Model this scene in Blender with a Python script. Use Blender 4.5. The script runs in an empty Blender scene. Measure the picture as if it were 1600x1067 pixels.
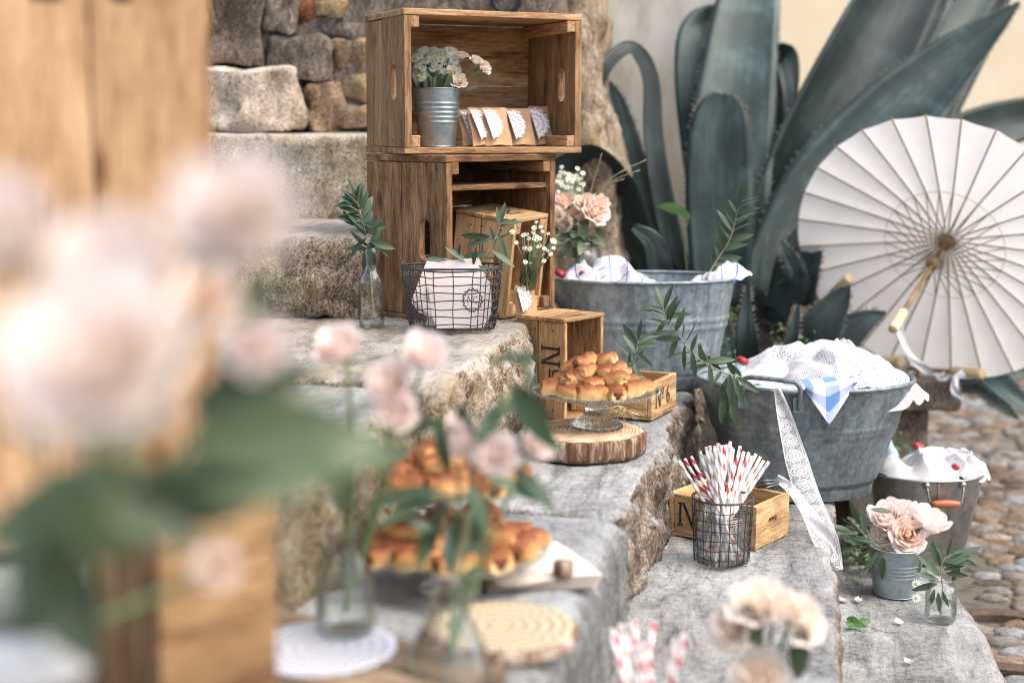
import bpy, bmesh, math, random
from mathutils import Vector, Matrix, Euler, noise
import numpy as np

# ------------------------------------------------------------------ camera, sky, sun, exposure
scene = bpy.context.scene
COL = scene.collection
R_ = math.radians
PSI, TH, FPX, CZ = R_(11.9), R_(8.5), 2222.0, 1.08
cam_data = bpy.data.cameras.new('camera')
cam = bpy.data.objects.new('camera', cam_data)
COL.objects.link(cam)
cam.location = (0, 0, CZ)
cam.rotation_euler = Euler((R_(90) - TH, 0, PSI), 'XYZ')
cam_data.sensor_width = 36.0
cam_data.lens = 36.0 * FPX / 1600.0
cam_data.clip_start = 0.02
cam_data.clip_end = 500
cam_data.dof.use_dof = True
cam_data.dof.focus_distance = 2.62
cam_data.dof.aperture_fstop = 2.25
scene.camera = cam
scene.cycles.filter_width = 1.0

world = bpy.data.worlds.new('World')
scene.world = world
world.use_nodes = True
wn = world.node_tree
bg = wn.nodes['Background']
sky = wn.nodes.new('ShaderNodeTexSky')
sky.sky_type = 'NISHITA'
sky.sun_disc = False
SUN_EL, SUN_AZ = R_(56), R_(104)      # azimuth measured clockwise from +Y
sky.sun_elevation = SUN_EL
sky.sun_rotation = SUN_AZ
sky.air_density = 1.0
sky.dust_density = 4.5
sky.ozone_density = 0.6
wn.links.new(sky.outputs[0], bg.inputs[0])
bg.inputs[1].default_value = 0.15
sun_d = bpy.data.lights.new('sun', 'SUN')
sun_d.energy = 1.0
sun_d.angle = R_(55)
sun_d.color = (1.0, 0.965, 0.91)
sun = bpy.data.objects.new('sun', sun_d)
COL.objects.link(sun)
sdir = Vector((math.sin(SUN_AZ) * math.cos(SUN_EL), math.cos(SUN_AZ) * math.cos(SUN_EL), math.sin(SUN_EL)))
sun.rotation_euler = sdir.to_track_quat('Z', 'Y').to_euler()
sun.location = (3, -2, 6)
vs = scene.view_settings
vs.view_transform = 'Standard'
vs.look = 'None'
vs.exposure = 1.14
vs.gamma = 1.0

# ------------------------------------------------------------------ pixel helpers (photo pixels, 1600 wide)
FH = Vector((-math.sin(PSI), math.cos(PSI), 0))
RT = Vector((math.cos(PSI), math.sin(PSI), 0))
ZV = Vector((0, 0, 1))
FW = FH * math.cos(TH) - ZV * math.sin(TH)
UP = FH * math.sin(TH) + ZV * math.cos(TH)
CAM = Vector((0, 0, CZ))
def ray(px, py): return FW + RT * ((px - 800) / FPX) + UP * ((533.5 - py) / FPX)
def at(px, py, z):
    d = ray(px, py); return CAM + d * ((z - CZ) / d.z)
def at_d(px, py, d): return CAM + ray(px, py) * d
def on(px, d, z):
    c = z - CZ
    return CAM + RT * (d * (px - 800) / FPX) + FH * ((d + c * math.sin(TH)) / math.cos(TH)) + ZV * c
def proj(p):
    v = p - CAM; d = v.dot(FW)
    return 800 + FPX * v.dot(RT) / d, 533.5 - FPX * v.dot(UP) / d, d

# ------------------------------------------------------------------ materials
def s2l(c):
    return tuple(((x / 255) / 12.92 if x / 255 <= 0.04045 else ((x / 255 + 0.055) / 1.055) ** 2.4) for x in c)
class NT:
    def __init__(self, name):
        self.m = bpy.data.materials.new(name); self.m.use_nodes = True
        self.t = self.m.node_tree; self.b = self.t.nodes['Principled BSDF']; self.out = self.t.nodes['Material Output']
    def n(self, kind, **kw):
        nd = self.t.nodes.new('ShaderNode' + kind)
        for k, v in kw.items():
            if k.startswith('i_'):
                key = k[2:]; nd.inputs[int(key) if key.isdigit() else key.replace('_', ' ')].default_value = v
            else: setattr(nd, k, v)
        return nd
    def l(self, a, b): self.t.links.new(a, b)
    def coords(self, which='Object', scale=(1, 1, 1), rand=True):
        tc = self.n('TexCoord'); mp = self.n('Mapping'); mp.inputs['Scale'].default_value = scale
        src = tc.outputs[which]
        if rand:
            oi = self.n('ObjectInfo'); ad = self.n('VectorMath', operation='ADD')
            mu = self.n('VectorMath', operation='SCALE'); mu.inputs['Scale'].default_value = 7.3
            cb = self.n('CombineXYZ')
            for i in range(3): self.l(oi.outputs['Random'], cb.inputs[i])
            self.l(cb.outputs[0], mu.inputs[0]); self.l(src, ad.inputs[0]); self.l(mu.outputs[0], ad.inputs[1]); src = ad.outputs[0]
        self.l(src, mp.inputs['Vector']); return mp.outputs[0]
    def noise(self, vec, scale, detail=6, rough=0.6, dist=0.0):
        nd = self.n('TexNoise'); nd.inputs['Scale'].default_value = scale; nd.inputs['Detail'].default_value = detail
        nd.inputs['Roughness'].default_value = rough; nd.inputs['Distortion'].default_value = dist
        if vec is not None: self.l(vec, nd.inputs['Vector'])
        return nd.outputs['Fac']
    def ramp(self, fac, stops):
        r = self.n('ValToRGB'); e = r.color_ramp.elements
        while len(e) < len(stops): e.new(0.5)
        for x, (p, c) in zip(e, stops):
            x.position = p; x.color = (*c, 1) if len(c) == 3 else c
        self.l(fac, r.inputs[0]); return r.outputs['Color']
    def mix(self, fac, a, b, mode='MIX'):
        m = self.n('Mix', data_type='RGBA', blend_type=mode)
        for sock, v in ((m.inputs[0], fac), (m.inputs[6], a), (m.inputs[7], b)):
            if isinstance(v, (int, float)): sock.default_value = v
            elif isinstance(v, tuple): sock.default_value = (*v, 1)
            else: self.l(v, sock)
        return m.outputs[2]
    def math(self, op, a, b=0.0, clamp=False):
        m = self.n('Math', operation=op, use_clamp=clamp)
        for s, v in ((m.inputs[0], a), (m.inputs[1], b)):
            if isinstance(v, (int, float)): s.default_value = v
            else: self.l(v, s)
        return m.outputs[0]
    def bump(self, h, strength=0.3, dist=0.004):
        b = self.n('Bump'); b.inputs['Strength'].default_value = strength; b.inputs['Distance'].default_value = dist
        self.l(h, b.inputs['Height']); self.l(b.outputs[0], self.b.inputs['Normal'])
    def color(self, c):
        if isinstance(c, tuple): self.b.inputs['Base Color'].default_value = (*c, 1)
        else: self.l(c, self.b.inputs['Base Color'])
    def set(self, **kw):
        for k, v in kw.items(): self.b.inputs[k.replace('_', ' ')].default_value = v

def simple(name, stops, scale=20, rough=0.7, bump=0.0, bscale=80, bdist=0.002, stretch=(1, 1, 1), metallic=0.0, spec=0.5, rnd_val=0.0):
    n = NT(name); v = n.coords('Object', stretch)
    c = n.ramp(n.noise(v, scale), stops)
    if rnd_val:
        oi = n.n('ObjectInfo'); hs = n.n('HueSaturation')
        n.l(n.math('ADD', n.math('MULTIPLY', oi.outputs['Random'], rnd_val * 2), 1 - rnd_val), hs.inputs['Value'])
        n.l(c, hs.inputs['Color']); c = hs.outputs[0]
    n.color(c); n.set(Roughness=rough, Metallic=metallic); n.b.inputs['Specular IOR Level'].default_value = spec
    if bump: n.bump(n.noise(v, bscale, 4), bump, bdist)
    return n.m

def wood(name, dark, mid, light, stain=0.6, rough=0.75):
    n = NT(name); v = n.coords('Object', (0.09, 1, 1)); v2 = n.coords('Object', (0.16, 1, 1)); v3 = n.coords('Object')
    g = n.noise(v, 260, 8, 0.7, 0.5); big = n.noise(v2, 22, 5, 0.65, 1.0)
    f = n.math('ADD', n.math('MULTIPLY', g, 0.6), n.math('MULTIPLY', big, 0.45))
    c = n.ramp(f, [(0.38, dark), (0.52, mid), (0.66, light)])
    st = n.ramp(n.noise(v2, 32, 7, 0.7, 0.8), [(0.50, (1, 1, 1)), (0.62, (0.55, 0.48, 0.42)), (0.72, (0.22, 0.18, 0.15))])
    c = n.mix(stain, c, st, 'MULTIPLY')
    spk = n.ramp(n.noise(v3, 420, 4, 0.75), [(0.33, (0.30, 0.26, 0.22)), (0.45, (1, 1, 1)), (0.60, (1, 1, 1)), (0.70, (1.3, 1.3, 1.3))])
    c = n.mix(0.55, c, spk, 'MULTIPLY')
    kv = n.n('TexVoronoi', feature='F1'); kv.inputs['Scale'].default_value = 13; n.l(n.coords('Object', (0.55, 1, 0.3)), kv.inputs['Vector'])
    kn = n.ramp(kv.outputs['Distance'], [(0.05, (0.22, 0.15, 0.10)), (0.12, (0.62, 0.5, 0.4)), (0.2, (1, 1, 1))])
    c = n.mix(0.8, c, kn, 'MULTIPLY')
    oi = n.n('ObjectInfo'); hs = n.n('HueSaturation')
    n.l(n.math('ADD', n.math('MULTIPLY', oi.outputs['Random'], 0.55), 0.70), hs.inputs['Value']); n.l(c, hs.inputs['Color']); hs.inputs['Saturation'].default_value = 0.93
    n.color(hs.outputs[0]); n.set(Roughness=rough); n.b.inputs['Specular IOR Level'].default_value = 0.25
    n.bump(f, 0.7, 0.0022)
    return n.m

def stone(name, top, side, scale=9, stretch=(1, 1, 1), crack=True, bump=0.8, rnd=False, lich=None, bdist=0.006):
    """top/side: three-stop colour lists, worn tread faces vs rough flaky sides"""
    n = NT(name); v = n.coords('Object', stretch, rand=rnd); vo = n.coords('Object', (1, 1, 1), rand=rnd)
    a = n.noise(v, scale, 9, 0.68, 0.8); b = n.noise(vo, scale * 9, 7, 0.75); fine = n.noise(vo, scale * 60, 4, 0.8)
    f = n.math('ADD', n.math('MULTIPLY', a, 0.5), n.math('ADD', n.math('MULTIPLY', b, 0.32), n.math('MULTIPLY', fine, 0.2)))
    ct = n.ramp(f, [(0.40, top[0]), (0.50, top[1]), (0.61, top[2])])
    vs_ = n.coords('Object', (1, 1, 0.45), rand=rnd)
    s1 = n.noise(vs_, scale * 5, 9, 0.8, 0.5); s2 = n.noise(vs_, scale * 40, 6, 0.85)
    fs = n.math('ADD', n.math('MULTIPLY', s1, 0.55), n.math('MULTIPLY', s2, 0.47))
    cs = n.ramp(fs, [(0.42, side[0]), (0.51, side[1]), (0.60, side[2])])
    geo = n.n('NewGeometry'); sx = n.n('SeparateXYZ'); n.l(geo.outputs['True Normal'], sx.inputs[0])
    fac = n.math('ADD', sx.outputs[2], n.math('MULTIPLY', n.math('SUBTRACT', b, 0.5), 0.5))
    mr = n.n('MapRange'); mr.inputs[1].default_value = 0.45; mr.inputs[2].default_value = 0.85; n.l(fac, mr.inputs[0])
    c = n.mix(mr.outputs[0], cs, ct)
    pit = n.ramp(n.noise(vo, 230, 5, 0.75), [(0.40, (0.12, 0.10, 0.09)), (0.48, (0.9, 0.9, 0.9)), (0.58, (1, 1, 1)), (0.66, (1.6, 1.6, 1.55))])
    c = n.mix(n.math('SUBTRACT', 0.95, n.math('MULTIPLY', mr.outputs[0], 0.60)), c, pit, 'MULTIPLY')
    fl = n.ramp(n.noise(n.coords('Object', (2.6 * stretch[0], 0.8 * stretch[1], 1.6), rand=rnd), 34, 8, 0.78, 0.6), [(0.37, (0.28, 0.27, 0.26)), (0.47, (1, 1, 1))])
    c = n.mix(0.55, c, fl, 'MULTIPLY')
    dirt = n.ramp(n.noise(vo, 4.0, 5, 0.6), [(0.42, (0.62, 0.58, 0.52)), (0.60, (1, 1, 1))])
    c = n.mix(0.6, c, dirt, 'MULTIPLY')
    if lich:
        lf = n.ramp(n.noise(vo, 6, 6, 0.7), [(0.52, (0, 0, 0)), (0.66, (1, 1, 1))])
        bw = n.n('RGBToBW'); n.l(lf, bw.inputs[0]); c = n.mix(n.math('MULTIPLY', bw.outputs[0], 0.6), c, lich)
    h = n.math('ADD', n.mix(mr.outputs[0], fs, f), 0)
    if crack:
        vo2 = n.n('TexVoronoi', feature='DISTANCE_TO_EDGE'); vo2.inputs['Scale'].default_value = 5.5
        wv = n.n('VectorMath', operation='ADD'); nz = n.n('TexNoise'); nz.inputs['Scale'].default_value = 14; nz.inputs['Detail'].default_value = 6
        n.l(vo, nz.inputs['Vector']); sc = n.n('VectorMath', operation='SCALE'); sc.inputs['Scale'].default_value = 0.16
        n.l(nz.outputs['Color'], sc.inputs[0]); n.l(vo, wv.inputs[0]); n.l(sc.outputs[0], wv.inputs[1]); n.l(wv.outputs[0], vo2.inputs['Vector'])
        cr = n.ramp(vo2.outputs['Distance'], [(0.0, (0.25, 0.24, 0.22)), (0.012, (1, 1, 1))])
        msk = n.ramp(n.noise(vo, 3.2, 3), [(0.50, (0, 0, 0)), (0.60, (1, 1, 1))])
        bw = n.n('RGBToBW'); n.l(msk, bw.inputs[0]); c = n.mix(bw.outputs[0], c, n.mix(1.0, c, cr, 'MULTIPLY'))
    n.color(c); n.set(Roughness=0.85); n.b.inputs['Specular IOR Level'].default_value = 0.3
    n.bump(h, bump, bdist)
    return n.m

def glass_mat(name, tint=(0.96, 0.99, 0.985), rough=0.02, bump=None):
    n = NT(name); n.color(tint); n.set(Roughness=rough, IOR=1.46); n.b.inputs['Transmission Weight'].default_value = 1.0
    return n.m
def thin_glass(name, tint=(0.985, 0.995, 0.99), edge=0.30):
    # a thin blown wall hardly bends light: clear where faced, mirroring and slightly green at grazing angles
    n = NT(name); gl = n.n('BsdfGlossy'); gl.inputs['Roughness'].default_value = 0.03; tr = n.n('BsdfTransparent')
    lw = n.n('LayerWeight'); lw.inputs[0].default_value = edge
    c = n.mix(n.math('POWER', lw.outputs['Facing'], 2.5), tint, (0.80, 0.85, 0.84)); n.l(c, tr.inputs[0])
    ms = n.n('MixShader'); n.l(n.math('ADD', n.math('MULTIPLY', lw.outputs['Fresnel'], 0.45), 0.025), ms.inputs[0]); n.l(tr.outputs[0], ms.inputs[1]); n.l(gl.outputs[0], ms.inputs[2]); n.l(ms.outputs[0], n.out.inputs[0])
    return n.m

def zinc(name, a, b, c, scale=8, rough=0.42, metallic=0.75, spots=True):
    n = NT(name); v = n.coords('Object', (1, 1, 0.5)); vv = n.coords('Object')
    f = n.math('ADD', n.math('MULTIPLY', n.noise(v, scale, 8, 0.65, 1.0), 0.6), n.math('MULTIPLY', n.noise(vv, scale * 9, 5, 0.7), 0.4))
    col = n.ramp(f, [(0.36, a), (0.5, b), (0.64, c)])
    if spots:
        sp = n.ramp(n.noise(vv, 130, 3, 0.6), [(0.66, (0, 0, 0)), (0.73, (1, 1, 1))]); bw = n.n('RGBToBW'); n.l(sp, bw.inputs[0])
        col = n.mix(n.math('MULTIPLY', bw.outputs[0], 0.5), col, c)
    if spots:
        stv = n.n('Mapping'); stv.inputs['Scale'].default_value = (1, 1, 0.07); n.l(vv, stv.inputs[0])
        st = n.ramp(n.noise(stv.outputs[0], 46, 5, 0.7), [(0.40, (0.62, 0.63, 0.64)), (0.52, (1, 1, 1)), (0.66, (1.12, 1.12, 1.12))]); col = n.mix(0.75, col, st, 'MULTIPLY')
        rs = n.ramp(n.noise(vv, 17, 7, 0.75), [(0.62, (0, 0, 0)), (0.70, (1, 1, 1))]); bw2 = n.n('RGBToBW'); n.l(rs, bw2.inputs[0]); col = n.mix(n.math('MULTIPLY', bw2.outputs[0], 0.45), col, s2l((104, 88, 76)))
        sc2 = n.n('TexVoronoi', feature='F1'); sc2.inputs['Scale'].default_value = 90; n.l(vv, sc2.inputs['Vector']); sbw = n.n('RGBToBW'); n.l(sc2.outputs['Color'], sbw.inputs[0])
        col = n.mix(0.30, col, n.ramp(sbw.outputs[0], [(0.2, (0.72, 0.72, 0.72)), (0.8, (1.15, 1.15, 1.15))]), 'MULTIPLY')
    n.color(col); n.set(Metallic=metallic)
    rr = n.n('MapRange'); rr.inputs[3].default_value = rough - 0.08; rr.inputs[4].default_value = rough + 0.2; n.l(f, rr.inputs[0]); n.l(rr.outputs[0], n.b.inputs['Roughness'])
    n.bump(f, 0.12, 0.003)
    return n.m

def leafmat(name, top, under, rnd=0.3, rough=0.45, trans=0.25):
    n = NT(name); v = n.coords('Object', (0.3, 1, 1)); f = n.noise(v, 60, 4)
    geo = n.n('NewGeometry')
    c = n.mix(geo.outputs['Backfacing'], top, under)
    c = n.mix(0.5, c, n.ramp(f, [(0.3, (0.55, 0.6, 0.55)), (0.7, (1.25, 1.2, 1.1))]), 'MULTIPLY')
    oi = n.n('ObjectInfo'); hs = n.n('HueSaturation')
    n.l(n.math('ADD', n.math('MULTIPLY', oi.outputs['Random'], rnd * 2), 1 - rnd), hs.inputs['Value']); n.l(c, hs.inputs['Color'])
    n.color(hs.outputs[0]); n.set(Roughness=rough)
    tr = n.n('BsdfTranslucent'); n.l(hs.outputs[0], tr.inputs[0]); ms = n.n('MixShader'); ms.inputs[0].default_value = trans
    n.l(n.b.outputs[0], ms.inputs[1]); n.l(tr.outputs[0], ms.inputs[2]); n.l(ms.outputs[0], n.out.inputs[0])
    return n.m

def petalmat(name, inner, outer, trans=0.35):
    n = NT(name); v = n.coords('Generated', rand=False)
    # colour runs from the heart of the bloom outwards
    sx = n.n('SeparateXYZ'); n.l(v, sx.inputs[0])
    dx = n.math('SUBTRACT', sx.outputs[0], 0.5); dy = n.math('SUBTRACT', sx.outputs[1], 0.5)
    r = n.math('SQRT', n.math('ADD', n.math('MULTIPLY', dx, dx), n.math('MULTIPLY', dy, dy)))
    vv = n.coords('Object'); r2 = n.math('ADD', r, n.math('MULTIPLY', n.math('SUBTRACT', n.noise(vv, 40, 3), 0.5), 0.25))
    c = n.ramp(r2, [(0.05, inner), (0.42, outer)])
    oi = n.n('ObjectInfo'); hs = n.n('HueSaturation')
    n.l(n.math('ADD', n.math('MULTIPLY', oi.outputs['Random'], 0.12), 0.94), hs.inputs['Value']); n.l(c, hs.inputs['Color'])
    n.color(hs.outputs[0]); n.set(Roughness=0.6); n.b.inputs['Specular IOR Level'].default_value = 0.2
    tr = n.n('BsdfTranslucent'); n.l(hs.outputs[0], tr.inputs[0]); ms = n.n('MixShader'); ms.inputs[0].default_value = trans
    n.l(n.b.outputs[0], ms.inputs[1]); n.l(tr.outputs[0], ms.inputs[2]); n.l(ms.outputs[0], n.out.inputs[0])
    return n.m

def cloth(name, kind, holes=False):
    n = NT(name); uv = n.coords('UV', rand=False); sx = n.n('SeparateXYZ'); n.l(uv, sx.inputs[0])
    white = (0.58, 0.58, 0.59)
    c = white
    def stripe(sock, period, width, off=0.0):
        fr = n.math('FRACT', n.math('ADD', n.math('MULTIPLY', sock, 1 / period), off)); return n.math('LESS_THAN', fr, width)
    if kind == 'grid':
        f = n.math('MAXIMUM', stripe(sx.outputs[0], 0.042, 0.07), stripe(sx.outputs[1], 0.042, 0.07)); c = n.mix(f, white, s2l((70, 105, 165)))
    if kind == 'gingham':
        a = stripe(sx.outputs[0], 0.05, 0.5); b = stripe(sx.outputs[1], 0.05, 0.5)
        f = n.math('MULTIPLY', n.math('ADD', a, b), 0.5); c = n.mix(f, (0.78, 0.79, 0.82), s2l((112, 148, 200)))
    if kind == 'cream': c = (0.74, 0.66, 0.52)
    if kind == 'linen': c = (0.66, 0.60, 0.54)
    n.color(c); n.set(Roughness=0.9); n.b.inputs['Specular IOR Level'].default_value = 0.1
    h = n.noise(uv, 400, 3)
    if holes:
        vo = n.n('TexVoronoi', feature='F1'); vo.inputs['Scale'].default_value = 190 if holes == 1 else 75; vo.inputs['Randomness'].default_value = 0.35; n.l(uv, vo.inputs['Vector'])
        hole = n.math('LESS_THAN', vo.outputs['Distance'], 0.27 if holes == 1 else 0.40)
        msk = n.ramp(n.noise(uv, 13 if holes == 1 else 7, 2), [(0.46, (0, 0, 0)), (0.52, (1, 1, 1))]); bw = n.n('RGBToBW'); n.l(msk, bw.inputs[0])
        if holes == 1: hole = n.math('MULTIPLY', hole, bw.outputs[0])
        tr = n.n('BsdfTransparent'); ms = n.n('MixShader'); n.l(n.math('MULTIPLY', hole, 0.92), ms.inputs[0]); n.l(n.b.outputs[0], ms.inputs[1]); n.l(tr.outputs[0], ms.inputs[2]); n.l(ms.outputs[0], n.out.inputs[0])
        n.bump(vo.outputs['Distance'], 0.5, 0.002)
    else: n.bump(h, 0.2, 0.001)
    return n.m

def ribbon_lace(name):
    n = NT(name); uv = n.coords('UV', rand=False); n.color((0.66, 0.66, 0.66)); n.set(Roughness=0.9)
    sx = n.n('SeparateXYZ'); n.l(uv, sx.inputs[0])     # x along, y across 0..1
    # scroll rings along the band
    fx = n.math('SUBTRACT', n.math('FRACT', n.math('MULTIPLY', sx.outputs[0], 1 / 0.030)), 0.5)
    dy = n.math('SUBTRACT', sx.outputs[1], 0.55)
    rad = n.math('SQRT', n.math('ADD', n.math('MULTIPLY', fx, fx), n.math('MULTIPLY', dy, dy)))
    ring = n.math('GREATER_THAN', n.math('SINE', n.math('MULTIPLY', rad, 42)), 0.1)
    vo = n.n('TexVoronoi', feature='DISTANCE_TO_EDGE'); vo.inputs['Scale'].default_value = 420; n.l(n.coords('Object', rand=False), vo.inputs['Vector'])
    net = n.math('LESS_THAN', vo.outputs['Distance'], 0.09)
    edge = n.math('GREATER_THAN', n.math('ABSOLUTE', n.math('SUBTRACT', sx.outputs[1], 0.5)), 0.44)
    line = n.math('LESS_THAN', n.math('ABSOLUTE', n.math('SUBTRACT', sx.outputs[1], 0.12)), 0.025)
    inside = n.math('LESS_THAN', rad, 0.42)
    f = n.math('MAXIMUM', n.math('MAXIMUM', n.math('MULTIPLY', ring, inside), net), n.math('MAXIMUM', edge, line))
    f = n.math('ADD', n.math('MULTIPLY', f, 0.74), 0.14)
    tr = n.n('BsdfTransparent'); ms = n.n('MixShader'); n.l(f, ms.inputs[0]); n.l(tr.outputs[0], ms.inputs[1]); n.l(n.b.outputs[0], ms.inputs[2]); n.l(ms.outputs[0], n.out.inputs[0])
    return n.m

def doily_mat(name, base, line, rings=34.0, petals=16.0):
    n = NT(name); v = n.coords('Object', rand=False); sx = n.n('SeparateXYZ'); n.l(v, sx.inputs[0])
    r = n.math('SQRT', n.math('ADD', n.math('MULTIPLY', sx.outputs[0], sx.outputs[0]), n.math('MULTIPLY', sx.outputs[1], sx.outputs[1])))
    an = n.math('ARCTAN2', sx.outputs[1], sx.outputs[0])
    a = n.math('SINE', n.math('MULTIPLY', an, petals)); b = n.math('SINE', n.math('ADD', n.math('MULTIPLY', r, rings * 20), n.math('MULTIPLY', a, 1.2)))
    f = n.math('GREATER_THAN', n.math('MULTIPLY', a, b), 0.25)
    n.color(n.mix(n.math('MULTIPLY', f, 0.75), base, line)); n.set(Roughness=0.9); n.bump(n.math('MULTIPLY', a, b), 0.4, 0.001)
    return n.m

def straw_mat(name, stripe):
    n = NT(name); v = n.coords('Object', rand=False); g = n.n('TexGradient', gradient_type='RADIAL'); n.l(v, g.inputs[0])
    sx = n.n('SeparateXYZ'); n.l(v, sx.inputs[0])
    f = n.math('LESS_THAN', n.math('FRACT', n.math('ADD', g.outputs['Fac'], n.math('MULTIPLY', sx.outputs[2], 38))), 0.42)
    n.color(n.mix(f, (0.80, 0.79, 0.77), stripe)); n.set(Roughness=0.7); return n.m

def agave_mat(name):
    n = NT(name); v = n.coords('UV', (1, 1, 1), rand=False); vo = n.coords('Object')
    st = n.n('Mapping'); st.inputs['Scale'].default_value = (0.8, 2.6, 1); n.l(v, st.inputs[0])
    f = n.math('ADD', n.math('MULTIPLY', n.noise(st.outputs[0], 4, 6, 0.6), 0.35), n.math('MULTIPLY', n.noise(vo, 5, 6, 0.6, 1.0), 0.65))
    c = n.ramp(f, [(0.34, s2l((40, 51, 49))), (0.50, s2l((55, 70, 68))), (0.70, s2l((92, 112, 110)))])
    sp = n.ramp(n.noise(vo, 60, 4, 0.7), [(0.58, (1, 1, 1)), (0.70, (0.6, 0.52, 0.45))]); c = n.mix(0.7, c, sp, 'MULTIPLY')
    oi = n.n('ObjectInfo'); hs = n.n('HueSaturation'); n.l(n.math('ADD', n.math('MULTIPLY', oi.outputs['Random'], 0.7), 0.5), hs.inputs['Value']); n.l(c, hs.inputs['Color']); c = hs.outputs[0]
    n.color(c); n.set(Roughness=0.5); n.b.inputs['Specular IOR Level'].default_value = 0.35; n.bump(f, 0.25, 0.004); return n.m

def pastry_mat(name):
    n = NT(name); v = n.coords('Object'); tc = n.n('TexCoord'); sx = n.n('SeparateXYZ'); n.l(tc.outputs['Generated'], sx.inputs[0])
    f = n.math('ADD', n.math('MULTIPLY', sx.outputs[2], 0.75), n.math('MULTIPLY', n.noise(v, 70, 6, 0.7), 0.74))
    c = n.ramp(f, [(0.44, s2l((232, 208, 166))), (0.62, s2l((220, 178, 118))), (0.84, s2l((190, 130, 74))), (1.0, s2l((128, 74, 42)))])
    n.color(c); n.set(Roughness=0.5); n.b.inputs['Specular IOR Level'].default_value = 0.35
    n.b.inputs['Subsurface Weight'].default_value = 0.0; n.bump(n.noise(v, 120, 4), 0.25, 0.002); return n.m

def bark_mat(name):
    n = NT(name); v = n.coords('Object', (1, 1, 0.18)); f = n.math('ADD', n.math('MULTIPLY', n.noise(v, 55, 6, 0.7), 0.6), n.math('MULTIPLY', n.noise(v, 16, 4), 0.42))
    n.color(n.ramp(f, [(0.40, s2l((62, 42, 30))), (0.5, s2l((120, 86, 62))), (0.60, s2l((196, 184, 168)))])); n.set(Roughness=0.95); n.bump(f, 1.0, 0.008); return n.m
def rings_mat(name):
    n = NT(name); v = n.coords('Object', rand=False); sx = n.n('SeparateXYZ'); n.l(v, sx.inputs[0])
    r = n.math('SQRT', n.math('ADD', n.math('MULTIPLY', sx.outputs[0], sx.outputs[0]), n.math('MULTIPLY', sx.outputs[1], sx.outputs[1])))
    f = n.math('ADD', n.math('MULTIPLY', n.math('SINE', n.math('MULTIPLY', n.math('ADD', r, n.math('MULTIPLY', n.noise(v, 18, 4), 0.02)), 900)), 0.12), n.noise(v, 30, 6, 0.7))
    n.color(n.ramp(f, [(0.3, s2l((150, 112, 80))), (0.5, s2l((206, 176, 142))), (0.7, s2l((226, 204, 176)))])); n.set(Roughness=0.9); n.bump(f, 0.4, 0.002); return n.m

MT = {}
MT['wood'] = wood('crate_wood', s2l((92, 66, 42)), s2l((170, 129, 82)), s2l((210, 174, 126)))
MT['wood_dark'] = wood('dark_crate_wood', s2l((58, 40, 25)), s2l((134, 97, 60)), s2l((180, 139, 92)), 0.85)
MT['wood_pale'] = wood('pale_crate_wood', s2l((132, 98, 60)), s2l((196, 156, 102)), s2l((226, 192, 142)), 0.6)
MT['wood_fg'] = wood('honey_wood', s2l((130, 96, 64)), s2l((190, 148, 104)), s2l((208, 172, 128)), 0.3)
MT['board'] = wood('board_wood', s2l((84, 66, 48)), s2l((140, 118, 92)), s2l((170, 148, 120)), 0.5)
MT['ink'] = simple('stencil_ink', [(0.35, (0.012, 0.012, 0.012)), (0.7, (0.05, 0.045, 0.04))], 90, 0.9)
MT['step'] = stone('step_stone', [s2l((92, 93, 92)), s2l((152, 154, 153)), s2l((188, 189, 187))], [s2l((58, 49, 42)), s2l((132, 116, 100)), s2l((198, 184, 166))], 8, (1.6, 0.45, 1))
MT['step_up'] = stone('upper_stone', [s2l((96, 92, 84)), s2l((160, 155, 146)), s2l((198, 193, 184))], [s2l((70, 58, 46)), s2l((158, 140, 118)), s2l((216, 202, 182))], 7, (1.4, 0.5, 1), lich=s2l((168, 148, 104)))
MT['slab'] = stone('grey_slab', [s2l((112, 116, 120)), s2l((150, 154, 157)), s2l((178, 180, 180))], [s2l((66, 68, 70)), s2l((122, 124, 124)), s2l((166, 166, 164))], 10, crack=False, bump=0.4)
MT['slab_green'] = stone('mossy_slab', [s2l((104, 112, 108)), s2l((146, 152, 148)), s2l((184, 186, 180))], [s2l((84, 76, 56)), s2l((150, 138, 110)), s2l((196, 184, 156))], 7, (1.5, 0.5, 1), lich=s2l((150, 140, 96)))
MT['cream_stone'] = stone('cream_stone', [s2l((140, 130, 118)), s2l((206, 194, 178)), s2l((230, 220, 206))], [s2l((150, 132, 110)), s2l((216, 200, 180)), s2l((234, 222, 206))], 5, crack=False, bump=0.5, rnd=True)
MT['cream_step'] = stone('cream_step', [s2l((120, 114, 104)), s2l((180, 172, 160)), s2l((208, 200, 188))], [s2l((128, 110, 84)), s2l((204, 188, 162)), s2l((236, 224, 204))], 6, lich=s2l((176, 156, 112)))
MT['tan_stone'] = stone('tan_stone', [s2l((100, 80, 60)), s2l((172, 144, 116)), s2l((210, 190, 166))], [s2l((94, 74, 56)), s2l((172, 144, 116)), s2l((212, 192, 168))], 7, crack=False, rnd=True, lich=s2l((150, 120, 84)))
MT['grey_stone'] = stone('dark_rubble', [s2l((72, 64, 56)), s2l((134, 122, 108)), s2l((190, 176, 160))], [s2l((70, 62, 54)), s2l((132, 118, 104)), s2l((190, 176, 160))], 8, crack=False, rnd=True)
MT['brick_stone'] = stone('rust_stone', [s2l((96, 52, 34)), s2l((156, 98, 66)), s2l((190, 140, 104))], [s2l((96, 52, 34)), s2l((156, 98, 66)), s2l((190, 140, 104))], 8, crack=False, rnd=True)
MT['yellow_stone'] = stone('ochre_stone', [s2l((136, 112, 76)), s2l((184, 160, 120)), s2l((208, 188, 152))], [s2l((136, 112, 76)), s2l((184, 160, 120)), s2l((208, 188, 152))], 8, crack=False, rnd=True)
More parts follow.
